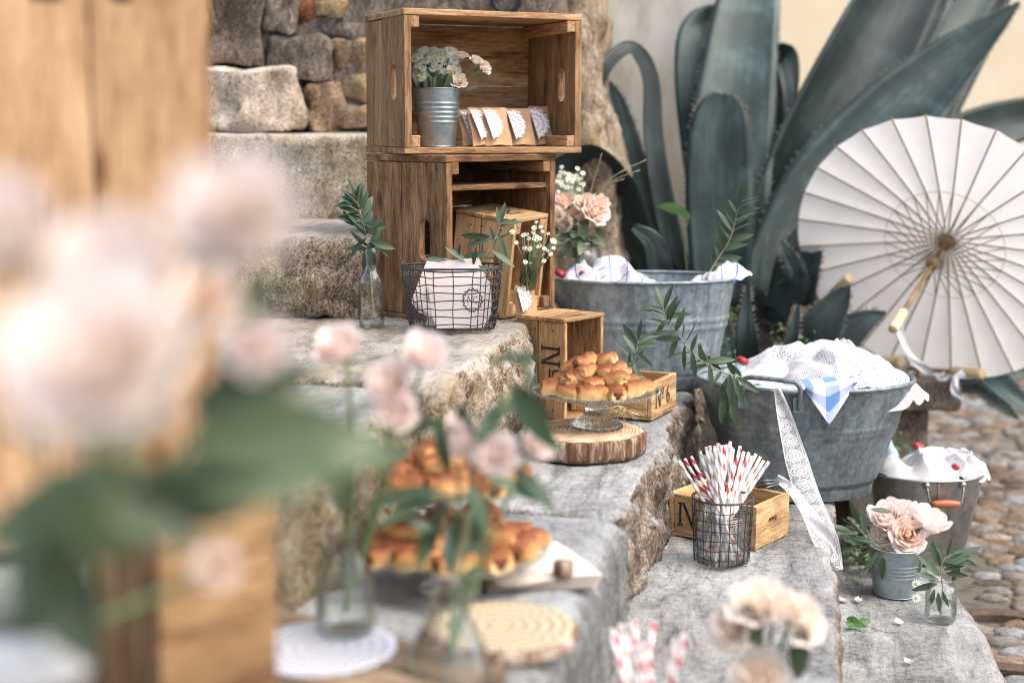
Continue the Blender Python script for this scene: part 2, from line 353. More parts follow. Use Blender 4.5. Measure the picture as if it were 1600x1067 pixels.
MT['mortar'] = stone('mortar', [s2l((100, 90, 80)), s2l((150, 138, 124)), s2l((196, 184, 170))], [s2l((74, 64, 56)), s2l((140, 126, 112)), s2l((196, 182, 166))], 10, crack=False)
MT['soil'] = simple('soil', [(0.3, (0.012, 0.010, 0.008)), (0.7, (0.05, 0.042, 0.032))], 40, 0.95, 0.8, 90, 0.01)
MT['earth'] = simple('cobble_bed', [(0.3, (0.06, 0.05, 0.04)), (0.5, (0.13, 0.115, 0.09)), (0.7, (0.11, 0.12, 0.06))], 14, 0.95, 0.6, 120, 0.006)
COBS = []
for i, (a, b, c) in enumerate([((90, 84, 78), (148, 140, 132), (190, 182, 172)), ((98, 80, 64), (150, 126, 106), (186, 164, 142)), ((112, 116, 120), (164, 168, 170), (206, 208, 206)),
                               ((112, 98, 82), (168, 150, 130), (200, 184, 164)), ((70, 62, 54), (116, 104, 92), (156, 142, 126))]):
    a, b, c = (tuple(x * .84 for x in q) for q in (a, b, c))
    COBS.append(stone('cobble_stone_%s' % 'abcde'[i], [s2l(a), s2l(b), s2l(c)], [s2l(tuple(x * 0.7 for x in a)), s2l(b), s2l(c)], 16, crack=False, bump=0.5, rnd=True))
MT['zinc'] = zinc('old_zinc', s2l((100, 112, 120)), s2l((140, 152, 158)), s2l((178, 187, 190)), 8, 0.5, 0.55)
MT['zinc_dark'] = zinc('dark_zinc', s2l((96, 106, 111)), s2l((134, 146, 151)), s2l((172, 182, 186)), 9, 0.46, 0.6)
MT['zinc_new'] = zinc('bright_zinc', s2l((130, 144, 150)), s2l((160, 174, 180)), s2l((186, 197, 201)), 5, 0.34, 0.85, False)
MT['steel'] = zinc('bucket_steel', s2l((112, 111, 108)), s2l((152, 151, 148)), s2l((186, 185, 182)), 6, 0.3, 0.85, False)
MT['wire'] = simple('dark_wire', [(0.3, (0.035, 0.033, 0.036)), (0.7, (0.10, 0.095, 0.095))], 90, 0.5, metallic=0.6)
MT['iron'] = simple('dark_iron', [(0.3, (0.02, 0.025, 0.032)), (0.7, (0.06, 0.07, 0.085))], 60, 0.5, 0.2, metallic=0.7)
MT['rust'] = simple('rusty_iron', [(0.3, (0.045, 0.03, 0.022)), (0.7, (0.13, 0.085, 0.06))], 50, 0.85, 0.4)
MT['glass'] = thin_glass('clear_glass'); MT['solid_glass'] = glass_mat('pressed_glass')
MT['water'] = thin_glass('water', (0.97, 0.99, 0.98), 0.15)
MT['olive'] = leafmat('olive_leaf', s2l((74, 96, 72)), s2l((164, 174, 156)), 0.35)
MT['olive_deep'] = leafmat('deep_green_leaf', s2l((66, 90, 64)), s2l((128, 146, 120)), 0.3)
MT['rose_leaf'] = leafmat('rose_leaf', s2l((98, 114, 86)), s2l((134, 150, 122)), 0.35)
MT['bright_leaf'] = leafmat('bright_leaf', s2l((88, 132, 72)), s2l((120, 160, 100)), 0.2)
MT['ground_leaf'] = leafmat('ground_cover', s2l((70, 104, 52)), s2l((112, 140, 92)), 0.4)
MT['stem'] = simple('green_stem', [(0.3, s2l((86, 112, 70))), (0.7, s2l((134, 150, 104)))], 40, 0.6)
MT['twig'] = simple('olive_twig', [(0.3, s2l((120, 120, 88))), (0.7, s2l((164, 160, 128)))], 60, 0.7)
MT['rose_peach'] = petalmat('peach_petals', s2l((247, 222, 200)), s2l((250, 236, 226)))
MT['rose_coral'] = petalmat('coral_petals', s2l((248, 216, 194)), s2l((249, 234, 224)))
MT['rose_pink'] = petalmat('pink_petals', s2l((249, 232, 224)), s2l((250, 240, 236)))
MT['rose_cream'] = petalmat('cream_petals', s2l((246, 230, 212)), s2l((247, 237, 227)))
MT['peony'] = petalmat('peony_petals', s2l((246, 234, 226)), s2l((246, 238, 232)))
MT['white_petal'] = petalmat('white_petals', s2l((240, 244, 236)), s2l((248, 250, 246)), 0.2)
MT['flower_eye'] = simple('flower_eye', [(0.3, s2l((170, 190, 90))), (0.7, s2l((210, 206, 110)))], 50, 0.8)
MT['kraft'] = simple('kraft_paper', [(0.3, s2l((168, 130, 94))), (0.7, s2l((204, 168, 130)))], 30, 0.85, 0.3, 14, 0.004)
MT['paper'] = simple('pale_paper', [(0.3, s2l((222, 208, 202))), (0.7, s2l((238, 228, 224)))], 12, 0.9)
MT['tag_doily'] = doily_mat('paper_doily', s2l((240, 236, 236)), s2l((150, 140, 142)), 30, 14)
MT['crochet'] = doily_mat('crochet_doily', s2l((196, 180, 152)), s2l((80, 60, 40)), 22, 22)
MT['white_doily'] = doily_mat('white_crochet', s2l((196, 198, 204)), s2l((120, 124, 138)), 24, 26)
MT['cloth_grid'] = cloth('grid_cloth', 'grid'); MT['gingham'] = cloth('gingham_cloth', 'gingham')
MT['lace'] = cloth('lace_cloth', 'white', 1); MT['cloth'] = cloth('white_cloth', 'white'); MT['linen'] = cloth('napkin_linen', 'linen')
MT['ribbon'] = ribbon_lace('lace_ribbon'); MT['satin'] = simple('white_ribbon', [(0.3, (0.78, 0.78, 0.78)), (0.7, (0.85, 0.85, 0.85))], 10, 0.5)
MT['straw_red'] = straw_mat('red_stripe', s2l((190, 56, 74))); MT['straw_grey'] = straw_mat('taupe_stripe', s2l((176, 160, 148)))
MT['agave'] = agave_mat('agave_leaf'); MT['spine'] = simple('agave_spine', [(0.3, s2l((74, 66, 56))), (0.7, s2l((130, 122, 106)))], 60, 0.6)
MT['pastry'] = pastry_mat('pastry_crust'); MT['jam'] = simple('pastry_filling', [(0.3, s2l((80, 34, 24))), (0.7, s2l((130, 60, 40)))], 90, 0.35, 0.4, 120)
MT['bark'] = bark_mat('tree_bark'); MT['rings'] = rings_mat('cut_wood')
MT['bamboo'] = simple('bamboo', [(0.3, s2l((116, 90, 54))), (0.7, s2l((160, 130, 86)))], 30, 0.5, 0.2, 60)
MT['handle_wood'] = simple('parasol_handle', [(0.3, s2l((222, 190, 140))), (0.7, s2l((240, 214, 170)))], 30, 0.45)
MT['red_wood'] = simple('turned_wood', [(0.3, s2l((150, 74, 40))), (0.7, s2l((196, 116, 74)))], 40, 0.4, stretch=(0.2, 1, 1))
MT['cap'] = simple('red_cap', [(0.3, s2l((140, 30, 42))), (0.7, s2l((168, 48, 58)))], 30, 0.4)
MT['bottle_blue'] = simple('bottle_label', [(0.3, s2l((120, 160, 176))), (0.7, s2l((200, 220, 226)))], 30, 0.3)
MT['raffia'] = simple('raffia', [(0.3, s2l((200, 176, 130))), (0.7, s2l((230, 212, 176)))], 60, 0.8)
MT['plaster'] = None
def plaster():
    n = NT('old_plaster'); v = n.coords('Object', (1.0, 1, 0.28), rand=False); rot = n.n('Mapping'); rot.inputs['Rotation'].default_value = (0, R_(-16), 0); n.l(v, rot.inputs[0])
    a = n.noise(rot.outputs[0], 4.5, 7, 0.62, 0.9); b = n.noise(n.coords('Object', rand=False), 3, 5)
    c = n.ramp(a, [(0.32, s2l((186, 178, 164))), (0.48, s2l((236, 228, 212))), (0.66, s2l((248, 243, 232)))])
    y = n.ramp(b, [(0.5, (1, 1, 1)), (0.7, s2l((250, 238, 205)))]); n.color(n.mix(1.0, c, y, 'MULTIPLY')); n.set(Roughness=0.9); n.bump(a, 0.3, 0.01); return n.m
MT['plaster'] = plaster()
MT['render_wall'] = simple('ochre_render', [(0.3, s2l((238, 218, 182))), (0.7, s2l((246, 230, 200)))], 3, 0.9, 0.2, 30)
MT['pilaster'] = simple('grey_render', [(0.3, s2l((190, 190, 190))), (0.7, s2l((208, 208, 208)))], 3, 0.9)
def paper_canopy():
    n = NT('parasol_paper'); v = n.coords('Object', rand=True); c = n.ramp(n.noise(v, 12, 4), [(0.3, (0.74, 0.72, 0.71)), (0.7, (0.82, 0.81, 0.80))]); n.color(c); n.set(Roughness=0.8); n.bump(n.noise(v, 26, 5, 0.65, 1.0), 0.6, 0.005)
    tr = n.n('BsdfTranslucent'); n.l(c, tr.inputs[0]); ms = n.n('MixShader'); ms.inputs[0].default_value = 0.6
    n.l(n.b.outputs[0], ms.inputs[1]); n.l(tr.outputs[0], ms.inputs[2]); n.l(ms.outputs[0], n.out.inputs[0]); return n.m
MT['canopy'] = paper_canopy()

# ------------------------------------------------------------------ mesh helpers
class MB:
    def __init__(s): s.v = []; s.f = []; s.mi = []; s.uv = None; s.cur = 0
    def add(s, vs, fs, M=None):
        o = len(s.v)
        s.v += [tuple(M @ Vector(p)) if M else tuple(p) for p in vs]
        s.f += [tuple(i + o for i in f) for f in fs]; s.mi += [s.cur] * len(fs)
    def box(s, c, size, M=None):
        x, y, z = (d / 2 for d in size); cx, cy, cz = c
        vs = [(cx + a * x, cy + b * y, cz + d * z) for a in (-1, 1) for b in (-1, 1) for d in (-1, 1)]
        s.add(vs, [(0, 1, 3, 2), (4, 6, 7, 5), (0, 4, 5, 1), (2, 3, 7, 6), (0, 2, 6, 4), (1, 5, 7, 3)], M)
    def tube(s, pts, r, n=7, cap=True, closed=False):
        pts = [Vector(p) for p in pts]; k = len(pts); rs = r if isinstance(r, (list, tuple)) else [r] * k
        t0 = (pts[1] - pts[0]).normalized(); ref = Vector((0, 0, 1)) if abs(t0.z) < 0.9 else Vector((1, 0, 0))
        nrm = t0.cross(ref).normalized(); vs = []
        for i, p in enumerate(pts):
            if closed: t = (pts[(i + 1) % k] - pts[i - 1]).normalized()
            else: t = (pts[min(i + 1, k - 1)] - pts[max(i - 1, 0)]).normalized()
            nrm = (nrm - t * nrm.dot(t)); nrm = nrm.normalized() if nrm.length > 1e-6 else t.orthogonal().normalized()
            b = t.cross(nrm)
            for j in range(n):
                a = 2 * math.pi * j / n; vs.append(p + (nrm * math.cos(a) + b * math.sin(a)) * rs[i])
        fs = [(i * n + j, i * n + (j + 1) % n, ((i + 1) % k) * n + (j + 1) % n, ((i + 1) % k) * n + j) for i in range(k if closed else k - 1) for j in range(n)]
        if cap and not closed: fs += [tuple(range(n - 1, -1, -1)), tuple((k - 1) * n + j for j in range(n))]
        s.add(vs, fs)
    def lathe(s, prof, n=40, ax=1.0, ay=1.0, wob=None, close_bottom=False, close_top=False):
        vs = []
        for (r, z) in prof:
            for j in range(n):
                a = 2 * math.pi * j / n; w = wob(a, z) if wob else 1.0
                vs.append((r * w * ax * math.cos(a), r * w * ay * math.sin(a), z))
        k = len(prof); fs = [(i * n + j, i * n + (j + 1) % n, (i + 1) * n + (j + 1) % n, (i + 1) * n + j) for i in range(k - 1) for j in range(n)]
        if close_bottom: fs.append(tuple(range(n - 1, -1, -1)))
        if close_top: fs.append(tuple((k - 1) * n + j for j in range(n)))
        s.add(vs, fs)
    def grid(s, fn, nu, nv, uvfn=None, wrap=False):
        vs = [fn(i / nu, j / nv) for j in range(nv + 1) for i in range(nu + 1)]
        fs = [(j * (nu + 1) + i, j * (nu + 1) + i + 1, (j + 1) * (nu + 1) + i + 1, (j + 1) * (nu + 1) + i) for j in range(nv) for i in range(nu)]
        if uvfn:
            if s.uv is None: s.uv = [(0, 0)] * len(s.v)
            s.uv += [uvfn(i / nu, j / nv) for j in range(nv + 1) for i in range(nu + 1)]
        s.add(vs, fs)
    def mesh(s, name, mats, smooth=True):
        me = bpy.data.meshes.new(name); me.from_pydata([tuple(v) for v in s.v], [], s.f)
        for m in (mats if isinstance(mats, (list, tuple)) else [mats]): me.materials.append(MT[m] if isinstance(m, str) else m)
        if any(s.mi): me.polygons.foreach_set('material_index', s.mi)
        if s.uv:
            s.uv += [(0, 0)] * (len(s.v) - len(s.uv)); ul = me.uv_layers.new(name='uv'); li = np.zeros(len(me.loops), dtype=np.int32); me.loops.foreach_get('vertex_index', li)
            ul.data.foreach_set('uv', np.array(s.uv, dtype=np.float32)[li].ravel())
        if smooth: me.polygons.foreach_set('use_smooth', [True] * len(me.polygons))
        me.update(); return me
    def build(s, name, mats, parent=None, smooth=True, sharp=False):
        me = s.mesh(name, mats, smooth)
        if sharp: me.set_sharp_from_angle(angle=R_(38))
        return link(name, me, parent)
def link(name, me, parent=None, M=None):
    o = bpy.data.objects.new(name, me); COL.objects.link(o)
    if parent: o.parent = parent
    if M is not None: o.matrix_local = M
    return o
def tag(o, label, cat, group=None, kind=None):
    if label: o['label'] = label
    if cat: o['category'] = cat
    if group: o['group'] = group
    if kind: o['kind'] = kind
    return o
def thing(name, label, cat, loc, rz=0.0, group=None, rot=None):
    o = bpy.data.objects.new(name, None); COL.objects.link(o); o.location = loc; o.rotation_euler = rot if rot else (0, 0, rz); o.empty_display_size = 0.05
    return tag(o, label, cat, group)
def spline(pts, n):
    P = [Vector(p) for p in pts]; P = [P[0] * 2 - P[1]] + P + [P[-1] * 2 - P[-2]]; out = []; segs = len(P) - 3
    for k in range(n + 1):
        t = k / n * segs; i = min(int(t), segs - 1); u = t - i; a, b, c, d = P[i:i + 4]
        out.append(0.5 * ((2 * b) + (c - a) * u + (2 * a - 5 * b + 4 * c - d) * u * u + (3 * b - a - 3 * c + d) * u ** 3))
    return out
def nz(p, f, seed=0.0, oct_=4):
    return noise.fractal(Vector((p[0] * f + seed * 13.7, p[1] * f + seed * 7.1, p[2] * f + seed * 3.3)), 0.9, 2.1, oct_)

def stone_mesh(name, dims, res, r, amp_top, amp_side, seed, mat, warp=None, freq=9.0, chunky=0.0, cf=3.0):
    """rounded, displaced block of size dims, standing on z=0, origin at its base centre"""
    dx, dy, dz = dims; n = [max(2, int(round(d / res))) for d in dims]; idx = {}; vs = []; fs = []
    half = (dx / 2, dy / 2)
    def vid(i, j, k):
        key = (i, j, k)
        if key in idx: return idx[key]
        p = Vector((-dx / 2 + dx * i / n[0], -dy / 2 + dy * j / n[1], dz * k / n[2]))
        q = Vector((max(-dx / 2 + r, min(dx / 2 - r, p.x)), max(-dy / 2 + r, min(dy / 2 - r, p.y)), max(r, min(dz - r, p.z))))
        d = p - q
        nn = d.normalized() if d.length > 1e-9 else Vector((0, 0, 1))
        p2 = q + nn * r if d.length > 1e-9 else p
        up = max(0.0, nn.z); amp = amp_top * up + amp_side * (1 - up)
        p2 = p2 + nn * (amp * (nz(p2, freq, seed, 5) + 0.5 * nz(p2, freq * 4, seed + 2, 3)))
        if chunky: p2 = p2 + Vector((nz(p2, cf, seed + 5, 3), nz(p2, cf, seed + 8, 3), 0.4 * nz(p2, cf, seed + 11, 3))) * chunky * (1 - up * 0.9)
        if warp: p2 = warp(p2)
        idx[key] = len(vs); vs.append(p2); return idx[key]
    for a, b, c in ((0, 1, 2), (0, 2, 1), (1, 2, 0)):
        for side in (0, n[c]):
            if c == 2 and side == 0: continue
            for i in range(n[a]):
                for j in range(n[b]):
                    q = []
                    for (u, w) in ((i, j), (i + 1, j), (i + 1, j + 1), (i, j + 1)):
                        k = [0, 0, 0]; k[a] = u; k[b] = w; k[c] = side; q.append(vid(*k))
                    flip = (side == 0) ^ (c == 1)
                    fs.append(tuple(reversed(q)) if flip else tuple(q))
    m = MB(); m.add(vs, fs); return m.mesh(name, mat)

def block(name, label, cat, x0, x1, y0, y1, z0, z1, mat, seed, res=0.014, r=0.02, at_=0.0035, as_=0.010, warp=None, chunky=0.012, parent=None, group=None):
    me = stone_mesh(name, (x1 - x0, y1 - y0, z1 - z0), res, r, at_, as_, seed, mat, warp, chunky=chunky)
    o = link(name, me, parent); o.location = ((x0 + x1) / 2, (y0 + y1) / 2, z0)
    if label: tag(o, label, cat, group)
    return o

# levels of the treads
ZD, ZC, ZB, ZA, ZU, ZV2 = 0.155, 0.325, 0.515, 0.705, 0.872, 1.068
rnd = random.Random(11)
# ------------------------------------------------------------------ the setting
g = MB(); g.grid(lambda u, v: (-40 + 80 * u, -30 + 110 * v, 0.0), 8, 8)
ground = g.build('ground', 'earth', smooth=False); tag(ground, 'cobbled ground of small worn stones beside the steps', 'ground', kind='structure')

# cobbles: the largest in view are single pieces, the rest one mass
cob_meshes = []
for k in range(8):
    rr = random.Random(100 + k); vs = []; nA, nR = 9, 3
    rad = [1 + rr.uniform(-.28, .24) for _ in range(nA)]
    mb = MB(); V = [(0, 0, 0.014)]; Fc = []
    for ring, (q, z) in enumerate(((0.55, 0.0125), (0.88, 0.007), (1.0, -0.008))):
        for j in range(nA):
            a = 2 * math.pi * j / nA; V.append((0.047 * q * rad[j] * math.cos(a), 0.036 * q * rad[j] * math.sin(a), z + rr.uniform(-.002, .002)))
    Fc = [(0, 1 + j, 1 + (j + 1) % nA) for j in range(nA)]
    for ring in range(2):
        o = 1 + ring * nA
        Fc += [(o + j, o + nA + j, o + nA + (j + 1) % nA, o + (j + 1) % nA) for j in range(nA)]
    mb.add(V, Fc); cob_meshes.append((mb, mb.mesh('cobblestone', COBS[k % 5])))
DR = at(1578, 1010, 0.0); DRr = 0.17      # centre and radius of the round drain surround
cands = []
row = 0; y = 2.0
while y < 9.0:
    x = -0.35 + (row % 2) * 0.03
    while x < 2.6:
        p = Vector((x + rnd.uniform(-.012, .012), y + rnd.uniform(-.009, .009), 0.0))
        px, py, d = proj(p); vis = -60 < px < 1680 and py < 1110
        if not (x < 0.30 and y < 3.4) and not (x < 0.42 and y < 4.6 and y > 3.2):
            dd = (p - DR).length
            if not (DRr - 0.035 < dd < DRr + 0.035): cands.append((d if vis and px > 1440 else 50 + d, p))
        x += 0.075 * rnd.uniform(.85, 1.2)
    y += 0.058; row += 1
cands.sort(key=lambda t: t[0])
mass = MB()
for k, (d, p) in enumerate(cands):
    vi = rnd.randrange(8); M = Matrix.Translation(p) @ Matrix.Rotation(rnd.uniform(-.5, .5), 4, 'Z') @ Matrix.Diagonal((rnd.uniform(.8, 1.25), rnd.uniform(.8, 1.15), rnd.uniform(.6, 1.15), 1))
    if k < 290: link('cobblestone', cob_meshes[vi][1], ground, M)
    else: mass.cur = vi % 5; mass.add(cob_meshes[vi][0].v, cob_meshes[vi][0].f, M)
o = mass.build('cobblestone_paving', COBS, ground); o['kind'] = 'stuff'
# round drain surround in the cobbles
m = MB(); ring = []
m.lathe([(DRr - .02, -.01), (DRr - .02, .018), (DRr - .012, .022), (DRr + .012, .022), (DRr + .02, .018), (DRr + .02, -.01)], 56)
o = m.build('drain_ring', 'rust', sharp=True); o.location = DR; tag(o, 'rusty round iron rim set into the cobbles', 'drain rim')

# treads: every block is one stone
def d_warp(p):
    # the lowest slab bulges to the right and is rounded at its far end
    y = p.y + 2.45; q = p.copy()
    if q.x > 0: q.x += 0.035 * math.sin((y - 1.6) * 2.2) + 0.02 * nz((0, y, 0), 2.0, 3, 2) - 0.05 * max(0, y - 2.95) / 0.3
    return q
block('stone_step', 'broad grey lowest stone step with rounded outer edge, below the straw step', 'step', -0.30, 0.315, 1.55, 3.35, 0.0, ZD, 'step', 1.0, r=0.035, warp=d_warp)
block('stone_step', 'cracked grey stone step under the wire cup of straws', 'step', -0.42, 0.055, 0.9, 3.28, ZD - .01, ZC, 'step', 2.0, r=0.012, res=0.010)
block('stone_step', 'rough stone step carrying the log slice and glass cake stand', 'step', -0.70, -0.252, 2.03, 3.62, ZC - .01, ZB, 'step', 3.0, r=0.018, as_=0.022, res=0.010)
block('stone_step', 'smooth grey slab with rounded corner under the napkins and crochet doily', 'step', -0.72, -0.25, 0.35, 2.012, ZC - .01, ZB + .008, 'slab', 4.0, r=0.04, as_=0.005, at_=0.002)
block('stone_step', 'rough speckled stone step carrying the wire basket and stacked crates', 'step', -1.9, -0.525, 2.03, 3.55, ZB - .01, ZA, 'step_up', 5.0, r=0.022, as_=0.024, chunky=0.024, res=0.010)
block('stone_step', 'mossy green grey slab beside the wire basket stone', 'step', -2.0, -0.56, 0.6, 2.005, ZB - .01, ZA - .004, 'slab_green', 6.0, r=0.03, as_=0.02, chunky=0.02)
block('stone_step', 'rough brown stone block behind the small glass bottle', 'step', -2.1, -0.845, 2.66, 3.5, ZA - .01, ZU, 'step_up', 7.0, r=0.035, as_=0.022, chunky=0.025)
block('stone_step', 'long pale weathered stone block under the rubble wall', 'step', -2.3, -0.72, 3.17, 3.75, ZU - .01, ZV2, 'cream_step', 8.0, r=0.02, as_=0.012)

# rubble wall behind the crates
wall = thing('rubble_wall', 'old rubble stone wall of mixed stones rising behind the crates', 'wall', (0, 3.5, ZV2 - .02))
me = stone_mesh('mortar', (2.0, 0.5, 0.9), 0.03, 0.03, 0.006, 0.012, 9.0, 'mortar'); link('mortar', me, wall, Matrix.Translation((-1.62, 0.205, 0)))
def wstone(px0, px1, py0, py1, mat, seed, depth=3.60, out=0.0):
    a = at_d(px0, py1, depth); b = at_d(px1, py0, depth); w = abs((b - a).dot(RT)); h = b.z - a.z
    me = stone_mesh('stone', (w, 0.12, h), 0.016, min(w, h) * 0.13, 0.012, 0.014, seed, mat, chunky=0.03, cf=9.0)
    c = (a + b) / 2; o = link('stone', me, wall); o.location = Vector((c.x, c.y - out, a.z)) - wall.location; o.rotation_euler = (0, rnd.uniform(-.04, .04), rnd.uniform(-.05, .15))
wstone(318, 480, 108, 209, 'cream_stone', 20, out=0.05)
wstone(340, 424, -30, 104, 'grey_stone', 21); wstone(430, 520, 58, 128, 'grey_stone', 22); wstone(424, 478, -14, 52, 'grey_stone', 23); wstone(480, 520, -16, 34, 'brick_stone', 24)
wstone(502, 560, 4, 32, 'yellow_stone', 25, out=0.02); wstone(510, 600, 36, 60, 'grey_stone', 26); wstone(486, 542, 128, 204, 'tan_stone', 27); wstone(524, 580, 64, 120, 'tan_stone', 28)
wstone(545, 600, 122, 160, 'yellow_stone', 29); wstone(545, 600, 164, 206, 'tan_stone', 30); wstone(560, 640, -20, 32, 'tan_stone', 31)
wstone(200, 336, -30, 60, 'tan_stone', 32); wstone(200, 320, 64, 200, 'cream_stone', 33); wstone(645, 700, -30, 14, 'grey_stone', 34); wstone(690, 760, -34, 20, 'brick_stone', 35, out=.01); wstone(762, 850, -30, 40, 'grey_stone', 36)
wstone(600, 700, 20, 90, 'tan_stone', 37); wstone(700, 800, 24, 100, 'grey_stone', 38); wstone(600, 720, 95, 200, 'tan_stone', 39); wstone(724, 850, 104, 200, 'tan_stone', 40)
# the big rough stone that ends the wall
def p_warp(p): q = p.copy(); q.x += -0.10 * (p.z / 0.85) * (1 if p.x > 0 else 0.2); return q
block('corner_stone', 'tall rough weathered corner stone between the crates and the agave', 'stone', -0.95, -0.455, 3.62, 4.0, ZB - .02, 1.75, 'step_up', 12.0, r=0.05, as_=0.02, at_=.01, warp=p_warp, chunky=0.03, res=0.02)
# iron ring
m = MB(); m.tube([(0.034 * math.cos(a), 0, 0.034 * math.sin(a)) for a in [2 * math.pi * i / 28 for i in range(28)]], 0.0055, 8, closed=True)
ring_t = thing('iron_ring', 'dark iron ring hanging on the rubble wall above the top crate', 'ring', at_d(792, -2, 3.44)); 
m.build('ring', 'iron', ring_t)
m = MB(); m.tube([(0, 0.10, 0.037), (0, 0.01, 0.037), (0, -.006, 0.036), (0, -.008, 0.028)], 0.005, 7); m.build('staple', 'iron', ring_t)

# plastered wall behind the agave, house wall further back
pw = MB(); pw.box((0, 0, 1.5), (2.6, 0.3, 3.4)); pwo = pw.build('plaster_wall', 'plaster', smooth=False); pwo.location = (-1.42, 4.75, 0.0); pwo.rotation_euler = (0, 0, R_(2))
tag(pwo, 'pale stained plaster wall behind the agave', 'wall')
house = thing('house', 'distant ochre rendered house wall with a grey corner strip', 'house', (1.3, 9.0, 0), R_(6))
m = MB(); m.box((-2.1, 0.15, 2.5), (5.0, 0.3, 5.0)); m.build('wall', 'render_wall', house, smooth=False)
m = MB(); m.box((0.66, 0.10, 2.5), (0.5, 0.4, 5.0)); m.build('corner_strip', 'pilaster', house, smooth=False)
m = MB(); m.box((3.0, 0.16, 2.5), (4.2, 0.3, 5.0)); m.build('wall', 'render_wall', house, smooth=False)

# planting bed with soil and creeping plants
def bed_fn(u, v):
    x = -0.62 + 0.90 * u; y = 3.35 + 1.35 * v
    z = 0.45 + 0.05 * nz((x, y, 0), 3, 4) + 0.10 * v - (0.42 * max(0, u - 0.72) / 0.28) - (0.12 * max(0, 0.2 - v) / 0.2)
    return (x, y, z)
m = MB(); m.grid(bed_fn, 44, 44); bed = m.build('planting_bed', 'soil'); tag(bed, 'dark soil of the planting bed behind the tubs', 'soil', kind='structure')
def leaf_mesh(name, L, W, mat, fold=0.25, bend=0.15, nu=6, shape=1.0):
    mb = MB()
    def fn(u, v):
        x = L * u; w = W * 0.5 * (math.sin(math.pi * min(1, (u * 0.96 + 0.04)) ** shape)) ** 0.8; s = (v - 0.5) * 2
        return (x, w * s, abs(s) * w * fold - bend * L * u * u)
    mb.grid(fn, nu, 4); return mb.mesh(name, mat)
gl = MB(); lv = [(0, 0, 0), (.35, .35, .05), (1, 0, -.1), (.35, -.35, .05)]
for k in range(8000):
    u, v = rnd.random(), rnd.random() ** 1.3
    if nz((u * 3, v * 3, 0), 1.3, 6, 2) < 0.02: continue
    p = Vector(bed_fn(u, v)) + Vector((0, 0, rnd.uniform(.0, .17) * (0.4 + nz((u * 4, v * 4, 2), 1, 3, 2) + .4)))
    s = rnd.uniform(.010, .022); M = Matrix.Translation(p) @ Euler((rnd.uniform(-.8, .8), rnd.uniform(-.9, .5), rnd.uniform(0, 6.3))).to_matrix().to_4x4() @ Matrix.Scale(s, 4)
    gl.add(lv, [(0, 1, 2), (0, 2, 3)], M)
gco = gl.build('ground_cover', 'ground_leaf', smooth=False); tag(gco, 'small leaved green creeping plants covering the planting bed', 'ground cover', kind='stuff')
# low undergrowth between the lower steps and the tub
gl = MB()
for k in range(500):
    p = Vector((rnd.uniform(.09, .20), rnd.uniform(2.95, 3.25), ZD + rnd.uniform(0, .05))); s = rnd.uniform(.012, .02)
    gl.add(lv, [(0, 1, 2), (0, 2, 3)], Matrix.Translation(p) @ Euler((rnd.uniform(-.8, .8), rnd.uniform(-.9, .5), rnd.uniform(0, 6.3))).to_matrix().to_4x4() @ Matrix.Scale(s, 4))
tag(gl.build('ground_cover', 'rose_leaf', smooth=False), 'dark weeds growing in the gap beside the round tub base', 'ground cover', kind='stuff')

# ------------------------------------------------------------------ agave
def agave_leaf(parent, base, pts, seed, chan=0.22, twist=0.0, teeth=True, blunt=False, thick=0.16, n=34):
    """pts: (px, py, depth, width in px) along the leaf; the depth gives its real place, the leaf is a thick gutter shaped blade"""
    ctr = spline([at_d(p[0], p[1], p[2]) for p in pts], n); wid = [w.x for w in spline([Vector((p[3] * p[2] / FPX, 0, 0)) for p in pts], n)]
    m = MB(); K = 10; rows = []; edges = []
    for i, c in enumerate(ctr):
        t = (ctr[min(i + 1, n)] - ctr[max(i - 1, 0)]).normalized(); view = (CAM - c).normalized()
        side = t.cross(view).normalized(); nn = side.cross(t).normalized()
        a = twist * (0.4 + i / n); side, nn = side * math.cos(a) + nn * math.sin(a), nn * math.cos(a) - side * math.sin(a)
        w = max(wid[i], 0.0008) / 2; row = []
        for k in range(K + 1):
            s = -1 + 2 * k / K; row.append(c + side * (w * s) + nn * (w * chan * (s * s) + 0.004 * nz((c.x, c.y, c.z + s), 6, seed, 2)) - base)
        for k in range(K - 1, 0, -1):
            s = -1 + 2 * k / K; row.append(c + side * (w * s) + nn * (w * chan * (s * s) - w * thick * 2 * (1 - s * s)) - base)
        rows.append(row); edges.append((c - base, side, nn, w, t))
    L = len(rows[0]); V = [p for r in rows for p in r]; Fc = []
    for i in range(n):
        for k in range(L): Fc.append((i * L + k, i * L + (k + 1) % L, (i + 1) * L + (k + 1) % L, (i + 1) * L + k))
    Fc += [tuple(range(L - 1, -1, -1)), tuple(n * L + k for k in range(L))]
    m.uv = [(i / n, (k if k <= K else 2 * K - k) / K) for i in range(n + 1) for k in range(L)]
    m.add(V, Fc)
    o = m.build('leaf', 'agave', parent)
    if teeth:
        tb = MB(); acc = 0; r2 = random.Random(int(seed * 10))
        for i in range(2, n):
            p0 = edges[i]; step = 2
            for q in range(step):
                if i == n - 1 and q: break
                fr = q / step; c = p0[0].lerp(edges[min(i + 1, n)][0], fr); w = p0[3] + (edges[min(i + 1, n)][3] - p0[3]) * fr
                for s in (-1, 1):
                    e = c + p0[1] * (w * s * 0.99) + p0[2] * (w * chan); hh = r2.uniform(.007, .013)
                    if r2.random() < .35: continue
                    a = e - p0[4] * .0022; b = e + p0[4] * .0022; tip = e + p0[1] * (s * hh) + p0[4] * .004; d = e - p0[2] * .003
                    tb.add([a, b, tip, d], [(0, 1, 2), (1, 3, 2), (3, 0, 2)])
        to = tb.build('spine_margin', 'spine', o, smooth=False); to['kind'] = 'stuff'
    return o
AB = Vector(at_d(1160, 470, 4.0)); AB.z = 0.42
